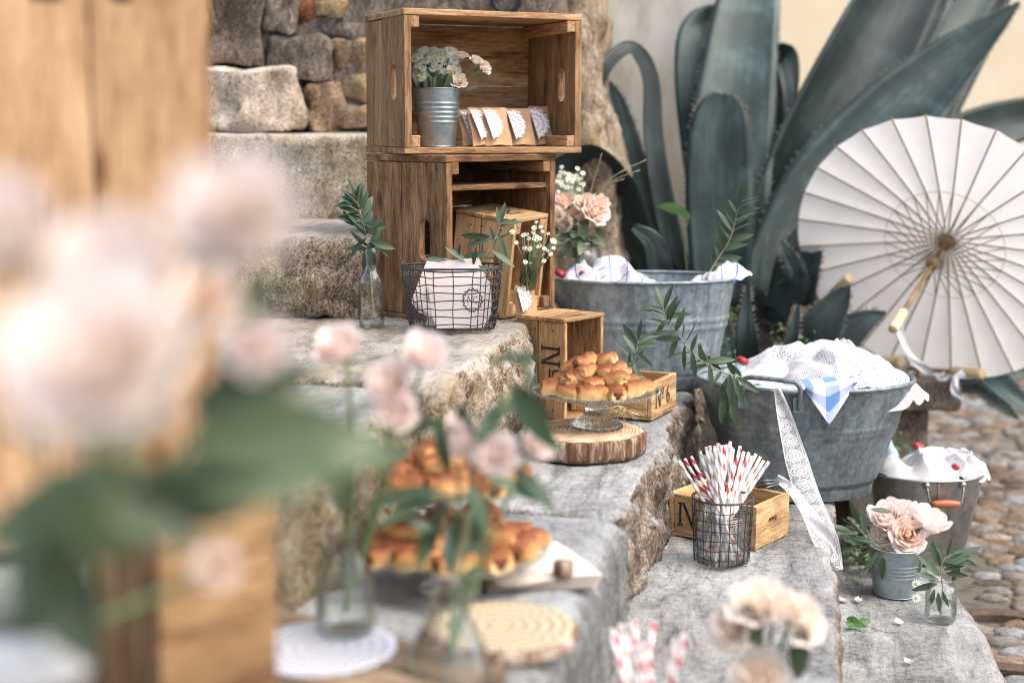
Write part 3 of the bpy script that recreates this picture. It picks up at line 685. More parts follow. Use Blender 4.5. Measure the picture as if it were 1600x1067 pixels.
agave = thing('agave', 'huge blue grey agave with broad toothed leaves behind the tubs', 'agave', AB)
D0 = 4.0
for k, (pts, kw) in enumerate([
    ([(1150, 470, 4.02, 90), (1142, 250, 4.10, 128), (1160, 60, 4.22, 108), (1185, -90, 4.36, 70)], dict(chan=.25)),                       # tall centre leaf
    ([(1130, 440, 4.15, 70), (1105, 240, 4.2, 78), (1092, 110, 4.22, 76), (1100, 45, 4.28, 66), (1150, 40, 4.42, 50)], dict(chan=.15, teeth=False)),  # bent leaf behind
    ([(1128, 480, 3.84, 84), (1124, 330, 3.80, 104), (1124, 220, 3.79, 98), (1128, 170, 3.79, 76), (1132, 146, 3.79, 30)], dict(chan=.18)),    # blunt front leaf
    ([(1165, 480, 4.04, 80), (1250, 270, 4.12, 130), (1340, 100, 4.2, 150), (1440, -90, 4.3, 120)], dict(chan=.6, twist=-.3)),
    ([(1185, 490, 4.0, 90), (1290, 320, 4.04, 150), (1400, 190, 4.06, 130), (1500, 90, 4.08, 78), (1560, 36, 4.08, 34), (1594, 4, 4.08, 4)], dict(chan=.5, twist=.3)),
    ([(1180, 470, 4.15, 80), (1300, 240, 4.25, 110), (1420, 40, 4.4, 100), (1480, -80, 4.5, 70)], dict(chan=.2, twist=.2)),
    ([(1200, 470, 4.2, 80), (1340, 260, 4.3, 110), (1450, 110, 4.42, 80), (1540, -20, 4.55, 46), (1600, -90, 4.6, 10)], dict(chan=.25)),
    ([(1210, 480, 4.2, 80), (1360, 330, 4.25, 120), (1500, 225, 4.35, 90), (1620, 180, 4.45, 56), (1720, 170, 4.5, 8)], dict(chan=.25)),
    ([(1200, 480, 4.3, 60), (1390, 240, 4.45, 110), (1490, 80, 4.6, 100), (1570, -60, 4.7, 60)], dict(chan=.2, teeth=False)),
    ([(1165, 470, 4.3, 60), (1195, 250, 4.4, 60), (1208, 120, 4.42, 52), (1225, 90, 4.4, 44), (1234, 130, 4.3, 30), (1230, 220, 4.25, 6)], dict(chan=.2, teeth=False)),
    ([(1080, 470, 3.95, 44), (1050, 380, 3.92, 40), (1022, 230, 3.92, 34), (1015, 120, 3.92, 30), (985, 76, 3.88, 26), (945, 110, 3.80, 26), (918, 190, 3.76, 10)], dict(chan=.15, teeth=False, twist=-.5)),
    ([(1070, 470, 4.0, 44), (1020, 370, 3.98, 40), (992, 250, 3.98, 34), (970, 170, 3.98, 24), (952, 128, 3.98, 6)], dict(chan=.2)),
    ([(1075, 475, 3.85, 50), (1000, 380, 3.75, 64), (962, 290, 3.68, 80), (915, 245, 3.6, 70), (850, 262, 3.5, 30)], dict(chan=.2, teeth=False, twist=.7)),
    ([(1060, 480, 3.82, 50), (1035, 430, 3.72, 42), (1020, 380, 3.68, 34), (990, 355, 3.66, 14)], dict(chan=.2, teeth=False)),
    ([(1050, 480, 3.9, 40), (990, 420, 3.82, 36), (965, 350, 3.8, 30), (950, 310, 3.8, 8)], dict(chan=.2, teeth=False)),
    ([(1230, 500, 4.0, 70), (1245, 420, 3.92, 70), (1262, 370, 3.9, 50), (1272, 330, 3.9, 8)], dict(chan=.25)),
    ([(1210, 490, 3.85, 60), (1245, 440, 3.75, 36), (1232, 400, 3.72, 22), (1220, 376, 3.72, 5)], dict(chan=.3)),
    ([(1245, 500, 4.1, 70), (1290, 450, 4.1, 90), (1330, 400, 4.1, 60), (1380, 350, 4.1, 8)], dict(chan=.25, teeth=False)),
]):
    agave_leaf(agave, AB, pts, k + 1.0, **kw)
PB = at_d(1245, 560, 3.62); PB.z = 0.36
pup = thing('agave_pup', 'small dark agave pup with toothed leaves between the tub and parasol', 'agave', PB)
for k, (pts, kw) in enumerate([
    ([(1240, 570, 3.62, 50), (1280, 515, 3.58, 62), (1310, 470, 3.58, 38), (1328, 446, 3.58, 4)], dict(chan=.3)),
    ([(1250, 575, 3.66, 50), (1310, 530, 3.66, 58), (1350, 502, 3.66, 36), (1384, 488, 3.66, 4)], dict(chan=.25)),
    ([(1232, 570, 3.55, 14), (1238, 530, 3.52, 18), (1245, 490, 3.52, 10), (1247, 476, 3.52, 2)], dict(chan=.4)),
    ([(1172, 580, 3.5, 36), (1166, 530, 3.44, 34), (1166, 480, 3.44, 18), (1170, 440, 3.44, 3)], dict(chan=.3)),
    ([(1150, 575, 3.62, 40), (1135, 535, 3.62, 34), (1128, 500, 3.62, 20), (1124, 480, 3.62, 3)], dict(chan=.3)),
]):
    agave_leaf(pup, PB, pts, k + 31.0, n=20, **kw)
PB2 = at_d(1490, 600, 4.5); PB2.z = 0.12
pup2 = thing('agave_pup', 'dark green agave leaves trailing below the parasol over the cobbles', 'agave', PB2)
for k, pts in enumerate([[(1490, 590, 4.5, 30), (1540, 585, 4.4, 40), (1585, 620, 4.3, 34), (1640, 660, 4.3, 6)], [(1490, 600, 4.55, 26), (1530, 605, 4.5, 30), (1565, 635, 4.42, 22), (1592, 655, 4.4, 4)], [(1500, 600, 4.6, 30), (1570, 580, 4.6, 36), (1630, 590, 4.6, 10)]]):
    agave_leaf(pup2, PB2, pts, k + 41.0, n=18, chan=.3, twist=.3)
# bright green single leaf plant among the agave
lp = thing('leafy_weed', 'bright green weed leaf growing beside the agave base', 'plant', at_d(1075, 440, 3.78))
m = MB(); base = at_d(1075, 440, 3.78); sp = [at_d(1075, 440, 3.78) - base, at_d(1070, 380, 3.77) - base, at_d(1076, 335, 3.76) - base]; m.tube(spline(sp, 8), .0012); m.build('stem', 'stem', lp)
wl = leaf_mesh('leaf', 0.085, 0.034, 'bright_leaf')
for (q, a, b) in ((2, 2.9, -.35),):
    link('leaf', wl, lp, Matrix.Translation(sp[q]) @ Matrix.Rotation(PSI, 4, 'Z') @ Matrix.Rotation(a, 4, 'Z') @ Matrix.Rotation(b, 4, 'Y') @ Matrix.Rotation(1.0, 4, 'X'))

# stone bench under the parasols
bench = thing('stone_bench', 'low dark stone bench slab behind the round tub', 'bench', Vector((at_d(1390, 620, 3.95).x, at_d(1390, 620, 3.95).y, 0)), PSI)
zb = at_d(1440, 592, 3.85).z
link('slab', stone_mesh('slab', (0.36, 0.26, 0.085), .016, .015, .004, .006, 51, 'grey_stone', chunky=.01), bench, Matrix.Translation((-.02, 0, zb - .085)))
for x in (-.14, .03): link('support', stone_mesh('support', (0.13, 0.2, zb - .08), .02, .015, .004, .008, 52 + x, 'grey_stone'), bench, Matrix.Translation((x, 0.02, 0)))
# ------------------------------------------------------------------ crates
def plank_mesh(L, W, T, slot=None, seed=0):
    """board with its grain along x; slot=(length, width, offset along x)"""
    rr = random.Random(seed * 7 + 3)
    if slot is None:
        bm = bmesh.new(); bmesh.ops.create_cube(bm, size=1.0)
        for v in bm.verts:
            v.co.x *= L; v.co.y *= W; v.co.z *= T
            v.co += Vector((rr.uniform(-1, 1) * .0012, rr.uniform(-1, 1) * .0008, rr.uniform(-1, 1) * .0004))
        bmesh.ops.bevel(bm, geom=bm.edges[:], offset=min(.0012, T * .2), segments=1, affect='EDGES', profile=0.5)
        me = bpy.data.meshes.new('plank'); bm.to_mesh(me); bm.free(); return me
    sl, sw, off = slot; N = 40; outer = []; inner = []
    for k in range(N):
        a = 2 * math.pi * k / N; c, s = math.cos(a), math.sin(a)
        q = 1 / max(abs(c) / (L / 2), abs(s) / (W / 2)); 
        inner.append((off + (sl / 2 - sw / 2) * (1 if c > 1e-6 else -1 if c < -1e-6 else 0) * min(1, abs(c) * 3) + sw / 2 * c, sw / 2 * s))
        d = Vector((inner[-1][0], inner[-1][1] * W / sw * 1.0)); outer.append((max(-L / 2, min(L / 2, c * q)), max(-W / 2, min(W / 2, s * q))))
    for cx, cy in ((1, 1), (1, -1), (-1, 1), (-1, -1)):
        k = min(range(N), key=lambda i: (outer[i][0] - cx * L / 2) ** 2 + (outer[i][1] - cy * W / 2) ** 2); outer[k] = (cx * L / 2, cy * W / 2)
    m = MB(); V = [(x, y, T / 2) for x, y in outer] + [(x, y, T / 2) for x, y in inner] + [(x, y, -T / 2) for x, y in outer] + [(x, y, -T / 2) for x, y in inner]; F = []
    for k in range(N):
        j = (k + 1) % N; F += [(k, j, N + j, N + k), (2 * N + j, 2 * N + k, 3 * N + k, 3 * N + j), (j, k, 2 * N + k, 2 * N + j), (N + k, N + j, 3 * N + j, 3 * N + k)]
    m.add(V, F); return m.mesh('plank', [], smooth=False) if False else _flat(m)
def _flat(m):
    me = bpy.data.meshes.new('plank'); me.from_pydata(m.v, [], m.f); me.update(); return me
MX = Matrix
AXV = MX.Rotation(R_(90), 4, 'Y')                        # grain turned upright
def plank(parent, mat, size, M, slot=None, name='plank'):
    me = plank_mesh(*size, slot=slot, seed=rnd.randrange(9999)); me.materials.append(MT[mat]); return link(name, me, parent, M)
def basis(x, y, z, o): return MX(((x[0], y[0], z[0], o[0]), (x[1], y[1], z[1], o[1]), (x[2], y[2], z[2], o[2]), (0, 0, 0, 1)))
X_, Y_, Z_ = (1, 0, 0), (0, 1, 0), (0, 0, 1)
def nail(mb, p, n):
    mb.tube([Vector(p) - Vector(n) * .002, Vector(p) + Vector(n) * .0007], .0018, 6)

def crate_shelf(label, loc, rz, W, H, D, mat, t=.011, split=(.45, .55), slot=True, shelf=None, rot=None, battens=True, nback=3, ntop=2, group=None):
    """crate set up as a shelf: opening towards local -y"""
    root = thing('wooden_crate', label, 'crate', loc, rz, group, rot); parts = {}
    for sx in (-1, 1):
        w0 = D * split[0]; w1 = D * split[1]; x = sx * (W / 2 - t / 2); dp = (0, sx * .001)
        parts['side_back%d' % sx] = plank(root, mat, (H - 2 * t - .002, w0 - .003, t), basis(Z_, Y_, (-1, 0, 0), (x, D / 2 - w0 / 2, H / 2)))
        parts['side_front%d' % sx] = plank(root, mat, (H - 2 * t - .002, w1 - .003, t * 1.12), basis(Z_, Y_, (-1, 0, 0), (x - sx * .0008, -D / 2 + w1 / 2, H / 2)), slot=(H * .25, .032 if H > .25 else .018, 0.0) if slot else None)
    for z in (t / 2, H - t / 2):
        for k in range(ntop):
            d = D / ntop; parts['top%d_%d' % (k, z > H / 2)] = plank(root, mat, (W + .004, d - .003, t), basis(X_, Y_, Z_, (0, -D / 2 + d * (k + .5), z + rnd.uniform(-.0008, .0008))))
    for k in range(nback):
        d = (H - 2 * t) / nback; plank(root, mat, (W - 2 * t - .001, d - .0025, t * .8), basis(X_, Z_, (0, -1, 0), (0, D / 2 - t * .5, t + d * (k + .5))))
    if battens:
        for sx in (-1, 1):
            for z in (t + .012, H - t - .012):
                plank(root, mat, (D * .92, .022, .018), basis((0, 1, 0), (0, 0, 1), (1, 0, 0), (sx * (W / 2 - t - .0105), -D * .03, z)), name='batten')
    if shelf: plank(root, mat, (W - 2 * t - .002, D * .9, t * .8), basis(X_, Y_, Z_, (0, 0, shelf)), name='shelf')
    nb = MB()
    for sx in (-1, 1):
        for z in (.025, H - .025):
            for y in (-D / 2 + .03, -D / 2 + .075, D / 2 - .04): nail(nb, (sx * W / 2, y * 1.0, z), (sx, 0, 0))
    o = nb.build('nail', 'iron', root); o['kind'] = 'stuff'
    return root, parts

def crate_box(label, loc, rz, L, Wd, H, mat, t=.009, slot=True):
    root = thing('wooden_crate', label, 'crate', loc, rz); parts = {}
    for k in range(2): plank(root, mat, (L - .002, Wd / 2 - .003, t * .8), basis(X_, Y_, Z_, (0, (k - .5) * Wd / 2, t * .5)))
    for sy in (-1, 1): parts['side%d' % sy] = plank(root, mat, (L - 2 * t - .001, H - t, t), basis(X_, Z_, (0, -1, 0), (0, sy * (Wd / 2 - t / 2), t * .95 + (H - t) / 2)))
    for sx in (-1, 1): parts['end%d' % sx] = plank(root, mat, (Wd, H - t, t * 1.1), basis(Y_, Z_, X_, (sx * (L / 2 - t / 2), 0, t * .95 + (H - t) / 2)), slot=(Wd * .26, .011, 0) if slot == sx or slot == 2 else None)
    return root, parts

# stencil letters as flat printed shapes
def glyphs(ch):
    if ch == 'N': return [[(0, 0), (.26, 0), (.26, .07), (.18, .07), (.18, .93), (.26, .93), (.26, 1), (0, 1), (0, .93), (.07, .93), (.07, .07), (0, .07)][i] for i in range(12)], \
                         [(.62, 1), (.88, 1), (.88, .93), (.81, .93), (.81, 0), (.70, 0), (.70, .93), (.62, .93)], [(.20, 1), (.34, 1), (.80, .0), (.66, .0)]
    if ch == 'bar': return ([(0, .06), (.36, .06), (.36, .13), (0, .13)],)
    if ch == 'dot': return ([(.0, 0), (.13, 0), (.13, .14), (.0, .14)],)
    return ()
def ringpoly(cx, cy, rx, ry, ix, iy, n=18, a0=0, a1=2 * math.pi):
    out = []
    for k in range(n):
        a, b = a0 + (a1 - a0) * k / n, a0 + (a1 - a0) * (k + 1) / n
        out.append([(cx + rx * math.cos(a), cy + ry * math.sin(a)), (cx + rx * math.cos(b), cy + ry * math.sin(b)), (cx + ix * math.cos(b), cy + iy * math.sin(b)), (cx + ix * math.cos(a), cy + iy * math.sin(a))])
    return out
def stencil(parent, word, size, M):
    """word: list of (glyph, x, y, scale)"""
    m = MB()
    for gname, ox, oy, sc in word:
        if gname == 'o': polys = ringpoly(.18, .45, .19, .24, .09, .17)
        elif gname == '6': polys = ringpoly(.27, .30, .27, .30, .10, .20) + ringpoly(.40, .46, .40, .54, .24, .44, 14, math.pi * .5, math.pi * 1.06)
        else: polys = glyphs(gname)
        for p in polys: m.add([((x * sc + ox) * size, (y * sc + oy) * size, 0) for x, y in p], [tuple(range(len(p)))])
    o = m.build('stencil_print', 'ink', parent, smooth=False); o.matrix_local = M; return o
NO = [('N', 0, 0, 1), ('o', 1.0, .38, .95), ('bar', 1.0, .36, 1)]

def corner_loc(px, py, z, rz, lx, ly, pt=None):
    c = pt if pt is not None else at(px, py, z); return c - Matrix.Rotation(rz, 3, 'Z') @ Vector((lx, ly, 0))
# big crates of the stack
rz1 = PSI + R_(45); lowL = corner_loc(700, 510, ZA, rz1, -.15, -.12)
low, lp_ = crate_shelf('dark weathered crate stood on end at the bottom of the stack', lowL, rz1, .30, .325, .24, 'wood_dark', t=.013, shelf=.262, nback=3)
rz2 = PSI + R_(24); zt = ZA + .325 + .002
upL = corner_loc(0, 0, zt, rz2, -.189, -.12, on(634, 2.74, zt))
upc, up_ = crate_shelf('large open crate at the top of the stack holding a flower pot and paper bags', upL, rz2, .378, .275, .24, 'wood', t=.012, ntop=2, nback=2)
rz3 = PSI + R_(58); tl = R_(6)
tlt, tp_ = crate_shelf('small tilted crate with worn stencil on top, leaning before the dark crate', corner_loc(791, 500, ZA, rz3, -.065, -.07) + Vector((0, 0, .0125)), rz3, .13, .20, .14, 'wood_pale', t=.008, battens=True, nback=2, ntop=2, rot=(Matrix.Rotation(R_(6), 3, RT) @ Matrix.Rotation(R_(5), 3, FH) @ Matrix.Rotation(rz3, 3, 'Z')).to_euler())
stencil(tlt, NO + [('dot', 1.5, 0, 1)], .042, basis((0, 1, 0), (-1, 0, 0), Z_, (.022, -.034, .2012)))
rz4 = PSI + R_(50)
ncr, np_ = crate_shelf('small upright crate with black sideways stencil behind the cake stand', corner_loc(884, 664, ZB, rz4, -.06, -.0625), rz4, .125, .206, .125, 'wood', t=.008, slot=False, nback=2, ntop=2, battens=False)
stencil(ncr, NO, .046, basis((0, 0, -1), (0, -1, 0), (-1, 0, 0), (-.0636, -.004, .152)))
rz5 = R_(-14); c5 = corner_loc(1018, 660, ZB, rz5, .085, -.07) + Vector((0, 0, .002))
six, s6 = crate_box('low pale crate stencilled with number six on its end board', c5, rz5, .17, .14, .075, 'wood_pale', slot=None)
stencil(six, [('N', 0, 0, 1), ('o', .96, .42, .9), ('bar', .96, .36, .9), ('6', 1.75, 0, 1), ('dot', 2.45, 0, 1)], .036, basis(Y_, Z_, X_, (.0862, -.052, .022)))
rz6 = R_(-25.4); c6 = corner_loc(1180, 863, ZC, rz6, .09, -.065) + Vector((0, 0, .002))
box6, b6 = crate_box('open honey coloured crate with handle slot behind the cup of straws', c6, rz6, .18, .13, .082, 'wood_pale', slot=2)
stencil(box6, [('N', 0, 0, 1)], .044, basis(X_, Z_, (0, -1, 0), (-.072, -.0656, .022)))

# ------------------------------------------------------------------ pots, tubs, buckets
def wall_profile(prof, th):
    """closed profile: outside from base to rim, then back down inside"""
    return prof + [(max(r - th, .0005), z) for r, z in reversed(prof[:-1])][: -1] + [(max(prof[0][0] - th, .0005), prof[0][1] + th), (.0005, prof[0][1] + th)]
def tub(name, label, cat, loc, rz, rt, rb, H, mat, ax=1.0, ay=1.0, ridges=(), foot=True, th=.0025, n=72, wobble=.006, rimr=.004):
    root = thing(name, label, cat, loc, rz); prof = [(.0005, .004), (rb * .97, .004)]
    if foot: prof += [(rb * 1.0, 0), (rb * 1.01, .001), (rb * 1.02, .022), (rb * 1.035, .026), (rb * 1.02, .030)]
    zs = 46
    for k in range(zs + 1):
        z = .032 + (H - .032) * k / zs if foot else .001 + H * k / zs - (.001 if k == zs else 0)
        r = rb * 1.0 + (rt - rb) * (z / H)
        for (zr, a, w) in ridges: r += a * math.exp(-((z - zr) / w) ** 2)
        prof.append((r, z))
    inner = [(rt - th, H - .002)] + [(rb + (rt - rb) * q - th, H * q) for q in (.7, .4, .1)] + [(.0005, H * .1)]
    wob = lambda a, z: 1 + wobble * math.sin(2 * a + 1) * z / H + wobble * .5 * math.sin(5 * a + z * 20)
    m = MB(); m.lathe(prof + inner, n, ax, ay, wob); body = m.build('body', mat, root)
    m = MB(); m.tube([(rt * wob(a, H) * ax * math.cos(a), rt * wob(a, H) * ay * math.sin(a), H) for a in [2 * math.pi * i / n for i in range(n)]], rimr, 8, closed=True); m.build('rim', mat, root)
    return root
def cloth_heap(name, label, cat, loc, rz, ax, ay, hgt, mat, seed, fn=None, res=64, group=None, inset=1.0, skirt=None, fold=.02, lean=(0, 0), ffreq=6.5):
    """crumpled cloth filling an oval of half axes ax, ay; heights from folded noise"""
    m = MB()
    def pos(u, v):
        x = (u - .5) * 2; y = (v - .5) * 2
        q = math.sqrt(max(1 - y * y / 2, 0)); q2 = math.sqrt(max(1 - x * x / 2, 0)); dx, dy = x * q, y * q2
        r = math.hypot(dx, dy); p = Vector((dx * ax, dy * ay, 0)); env = max(0, 1 - r ** 3)
        w = Vector((p.x + .03 * nz((p.x, p.y, 0), 9, seed + 3, 2), p.y + .03 * nz((p.x, p.y, 5), 9, seed + 4, 2), 0))
        rid = 1 - abs(nz((w.x * 1.0 + w.y * .35, w.y * .55 - w.x * .2, 0), ffreq, seed, 2)) * 2.4; rid2 = 1 - abs(nz((w.x * .5, w.y, 0), ffreq * 2.3, seed + 9, 2)) * 2
        z = hgt * env * (.75 + .3 * nz(p, 6, seed + 1, 2)) + fold * rid * (.35 + env) + fold * .35 * rid2 + lean[0] * p.x + lean[1] * p.y
        if skirt: p, z = skirt(p, z, dx, dy, r)
        if fn: z += fn(p, dx, dy)
        return (p.x, p.y, z)
    m.grid(pos, res, res, lambda u, v: (u * ax * 2.2, v * ay * 2.2)); o = m.build(name, mat); o.location = loc; o.rotation_euler = (0, 0, rz); return tag(o, label, cat, group)

# far oval tub
fz = ZB + .005; farL = on(1003, 3.17, fz)
RZf = PSI
tub('zinc_tub', 'pale oval zinc tub with two raised bands behind the small upright crate', 'tub', farL, RZf, .203, .158, .236, 'zinc', 1.0, .62, ridges=((.150, .0035, .005), (.134, .0035, .005)), wobble=.004)
cloth_heap('dish_towel', 'white towel with thin blue check lying in the pale oval tub', 'towel', farL + RT * -.08 + Vector((0, 0, .216)), RZf, .110, .080, .040, 'cloth_grid', 61, fold=.018, lean=(0, .03), ffreq=12)
cloth_heap('dish_towel', 'white blue checked towel hanging over the end of the oval tub', 'towel', farL + RT * .165 + Vector((0, 0, .225)), RZf, .075, .05, .02, 'cloth_grid', 62, fold=.018, lean=(.22, .1), ffreq=18)
def bottle_cap(label, loc, tilt, group='capped bottles in the tubs'):
    root = thing('drink_bottle', label, 'bottle', loc, 0, group, rot=tilt); m = MB()
    m.lathe([(.0005, -.075), (.016, -.075), (.017, -.04), (.0115, -.02), (.011, .0), (.0005, .0)], 24); m.build('bottle_body', 'bottle_blue', root)
    m = MB(); m.lathe([(.0125, -.004), (.013, .0), (.0125, .005), (.0095, .0075), (.0005, .0085)], 22, wob=lambda a, z: 1 + .03 * math.cos(18 * a)); m.build('cap', 'cap', root); return root
bottle_cap('red capped bottle at the crate end of the oval tub', on(876, 3.14, fz + .243), (R_(15), R_(25), PSI))
bottle_cap('dark red capped bottle under the checked towel in the oval tub', on(914, 3.11, fz + .244), (R_(8), R_(10), PSI))

# round tub
mz = ZC + .006; midL = on(1252, 3.0, mz)
mid = tub('zinc_tub', 'round dark zinc tub with bar handle, filled with lace cloth', 'tub', midL, PSI, .222, .145, .238, 'zinc_dark', 1.0, .80, ridges=((.150, .003, .005), (.138, .003, .005)), wobble=.005, rimr=.005)
m = MB(); hx = -.075; hp = [(-.148, -.122, .215), (-.150, -.136, .240), (-.149, -.140, .256), (-.135, -.150, .263), (-.07, -.188, .262), (-.055, -.194, .258), (-.048, -.193, .246), (-.047, -.186, .225), (-.047, -.176, .205)]
m.tube(spline(hp, 40), .0048, 8); m.build('handle', 'zinc_dark', mid)
for x, y in ((-.148, -.124), (-.047, -.172)):
    m = MB(); m.box((x, y, .212), (.022, .01, .03)); m.build('handle_bracket', 'zinc_dark', mid, smooth=False)
m = MB(); m.tube([(-.065, -.163 , .236), (-.058, -.15, .15), (-.05, -.125, .04)], .0012, 5); m.build('seam', 'zinc_dark', mid)
def lace_skirt(p, z, dx, dy, r):
    if r > .86 and dx > .35:                                # hangs over the rim towards the right
        k = (r - .86) / .14; p = Vector((p.x * (1 + .10 * k), p.y * (1 + .05 * k), 0)); z -= .035 * k
    return p, z
cloth_heap('lace_cloth', 'heaped white lace cloth spilling over the round tub rim', 'cloth', midL + RT * .05 + FH * .03 + Vector((0, 0, .222)), PSI, .195, .155, .048, 'lace', 71, skirt=lace_skirt, fold=.030, res=110, ffreq=7)
cloth_heap('white_cloth', 'plain white cloth lining under the lace in the round tub', 'cloth', midL + RT * .0 + FH * .01 + Vector((0, 0, .205)), PSI, .185, .145, .05, 'cloth', 72, fold=.012)
# blue gingham corner over the rim
gm = MB(); a0, a1, a2 = at_d(1256, 607, 2.782), at_d(1338, 600, 2.80), at_d(1294, 662, 2.785)
gl0 = midL + Vector((0, 0, .2)); 
def gfn(u, v):
    top = (a0 + FH * .03 + ZV * .012).lerp(a1 + FH * .03 + ZV * .012, u); edge = (a0 - FH * .012 + ZV * .006).lerp(a1 - FH * .012 + ZV * .006, u)
    low = (a0.lerp(a2, min(1, u * 2.2)) if u < .45 else a2.lerp(a1, (u - .45) / .55)) - FH * .006
    p = top.lerp(edge, min(1, v * 4)) if v < .25 else edge.lerp(low, (v - .25) / .75)
    return p - FH * (.004 * math.sin(u * 9 + v * 3)) - gl0
gm.grid(gfn, 24, 20, lambda u, v: (u * .10 + .01, v * .085 + u * .02)); o = gm.build('gingham_napkin', 'gingham'); o.location = gl0; tag(o, 'blue and white checked napkin corner hanging over the round tub', 'napkin')
bottle_cap('red capped bottle lying under the lace in the round tub', on(1160, 2.98, mz + .268), (R_(5), R_(22), PSI))

# steel bucket with wooden grip
bz = ZD + .004; bL = on(1441, 3.10, bz)
bk = tub('steel_bucket', 'oval steel bucket with turned wooden grip on the lowest step', 'bucket', bL, PSI, .122, .085, .190, 'steel', 1.0, .78, foot=False, wobble=.003, rimr=.0028)
m = MB(); m.lathe([(.0005, 0), (.005, .0), (.0075, .01), (.0092, .03), (.0075, .05), (.005, .06), (.0005, .06)], 16); gr = m.build('wooden_grip', 'red_wood', bk); gr.matrix_local = Matrix.Translation((-.018, -.108, .146)) @ Matrix.Rotation(R_(90), 4, 'Y')
m = MB(); m.tube([(-.019, -.105, .146), (-.021, -.106, .148), (-.024, -.100, .17), (-.025, -.096, .182)], .0022, 6); m.build('bail', 'steel', bk)
m = MB(); m.tube([(.043, -.105, .146), (.047, -.104, .148), (.052, -.096, .17), (.053, -.090, .182)], .0022, 6); m.build('bail', 'steel', bk)
for x in (-.025, .053):
    m = MB(); m.lathe([(.0005, -.002), (.008, -.002), (.007, .003), (.004, .006), (.0005, .007)], 14); o = m.build('rivet_lug', 'steel', bk); o.matrix_local = Matrix.Translation((x, -.094 if x < 0 else -.087, .182)) @ Matrix.Rotation(R_(90), 4, 'X')
m = MB(); m.tube([(0, -.0955, .186), (0, -.088, .12)], .0012, 5); m.build('seam', 'steel', bk)
cloth_heap('white_cloth', 'crumpled white cloth heaped in the steel bucket', 'cloth', bL + Vector((0, 0, .178)), PSI, .115, .088, .040, 'cloth', 81, fold=.022, lean=(-.05, .05), ffreq=8.5, res=80)
cloth_heap('lace_cloth', 'white lace cloth draped over the right rim of the steel bucket', 'cloth', bL + RT * .075 + Vector((0, 0, .184)), PSI, .062, .06, .022, 'lace', 82, fold=.022, lean=(-.12, .1), ffreq=20)
bottle_cap('red capped bottle standing up at the tub side of the steel bucket', on(1384, 3.14, bz + .245), (R_(10), R_(-20), PSI))
bottle_cap('red capped bottle half hidden in the middle of the steel bucket cloth', on(1435, 3.13, bz + .228), (R_(20), R_(20), PSI))
bottle_cap('red capped bottle poking out at the steel bucket front rim', on(1496, 3.04, bz + .205), (R_(25), R_(-10), PSI))

def zinc_pot(label, loc, rt, rb, H, bands):
    root = thing('zinc_pot', label, 'pot', loc, PSI); prof = [(.0005, .002), (rb, .0)]
    for k in range(61):
        z = H * k / 60; r = rb + (rt - rb) * z / H
        for b in bands: r += .0016 * math.exp(-((z / H - b) / .014) ** 2)
        prof.append((r, z))
    m = MB(); m.lathe(prof + [(rt - .0015, H - .001), (rb, H * .3), (.0005, H * .3)], 56); m.build('body', 'zinc_new', root)
    m = MB(); m.tube([(rt * math.cos(a), rt * math.sin(a), H) for a in [2 * math.pi * i / 48 for i in range(48)]], .0016, 6, closed=True); m.build('rim', 'zinc_new', root)
    return root
potL = on(683, 2.875, zt + .013); zinc_pot('ribbed zinc pot of white flowers inside the top crate', potL, .0485, .0365, .114, (.42, .50, .58, .66, .74))
pot2 = on(1398, 2.86, ZD + .003); zinc_pot('ribbed zinc pot of roses on the lowest step', pot2, .055, .042, .098, (.42, .50, .58, .66))

# ------------------------------------------------------------------ plants
OL = [leaf_mesh('leaf', 1.0, .25, 'olive', .2, b) for b in (.05, .15, .28)]
DL = [leaf_mesh('leaf', 1.0, .31, 'olive_deep', .2, b) for b in (.05, .15, .25)]
RLm = [leaf_mesh('leaf', 1.0, .46, 'rose_leaf', .25, b) for b in (.05, .2)]
def put_leaf(parent, meshes, p, d, L, roll, name='leaf'):
    d = Vector(d).normalized(); wp = Vector(p) + parent.location
    nn = (CAM - wp).normalized() * rnd.uniform(.25, 1.0) + ZV * rnd.uniform(.0, .9) + RT * rnd.uniform(-.5, .5); nn = nn - d * nn.dot(d)
    nn = nn.normalized() if nn.length > .05 else d.orthogonal().normalized(); yy = nn.cross(d); q = basis(d, yy, nn, (0, 0, 0)); roll *= .55
    return link(name, meshes[rnd.randrange(len(meshes))], parent, Matrix.Translation(p) @ q @ Matrix.Rotation(roll, 4, 'X') @ Matrix.Scale(L, 4))
def sprig(label, pts, nleaf, L, meshes=None, r=.0016, spread=.9, group=None, start=.25, name='olive_sprig', cat='sprig', stem='twig', tip=True, parent=None, face=0.0):
    meshes = meshes or OL; base = Vector(pts[0]); root = parent or thing(name, label, cat, base, 0, group)
    off = base if parent is None else parent.location; path = [p - off for p in spline(pts, 24)]
    m = MB(); m.tube(path, [r * (1.2 - .8 * i / 24) for i in range(25)], 6); m.build('stem', stem, root)
    for k in range(nleaf):
        f = start + (1 - start) * (k // 2 + .5) / (nleaf / 2); i = min(23, int(f * 24)); p = path[i]; t = (path[i + 1] - path[i]).normalized()
        s = t.cross(Vector((rnd.uniform(-.6, .6), rnd.uniform(-.6, .6), rnd.uniform(.3, 1)))).normalized()
        v = t.cross(CAM - (p + off)).normalized() * (1 if k % 2 else -1)
        d = t * rnd.uniform(.5, 1.0) + (s * rnd.uniform(-.5, .5) + v * rnd.uniform(.5, 1.0)) * spread
        put_leaf(root, meshes, p, d, L * rnd.uniform(.7, 1.15), rnd.uniform(-1.3, 1.3) + face)
    if tip: put_leaf(root, meshes, path[-1], path[-1] - path[-3], L * .9, rnd.uniform(-.6, .6))
    return root
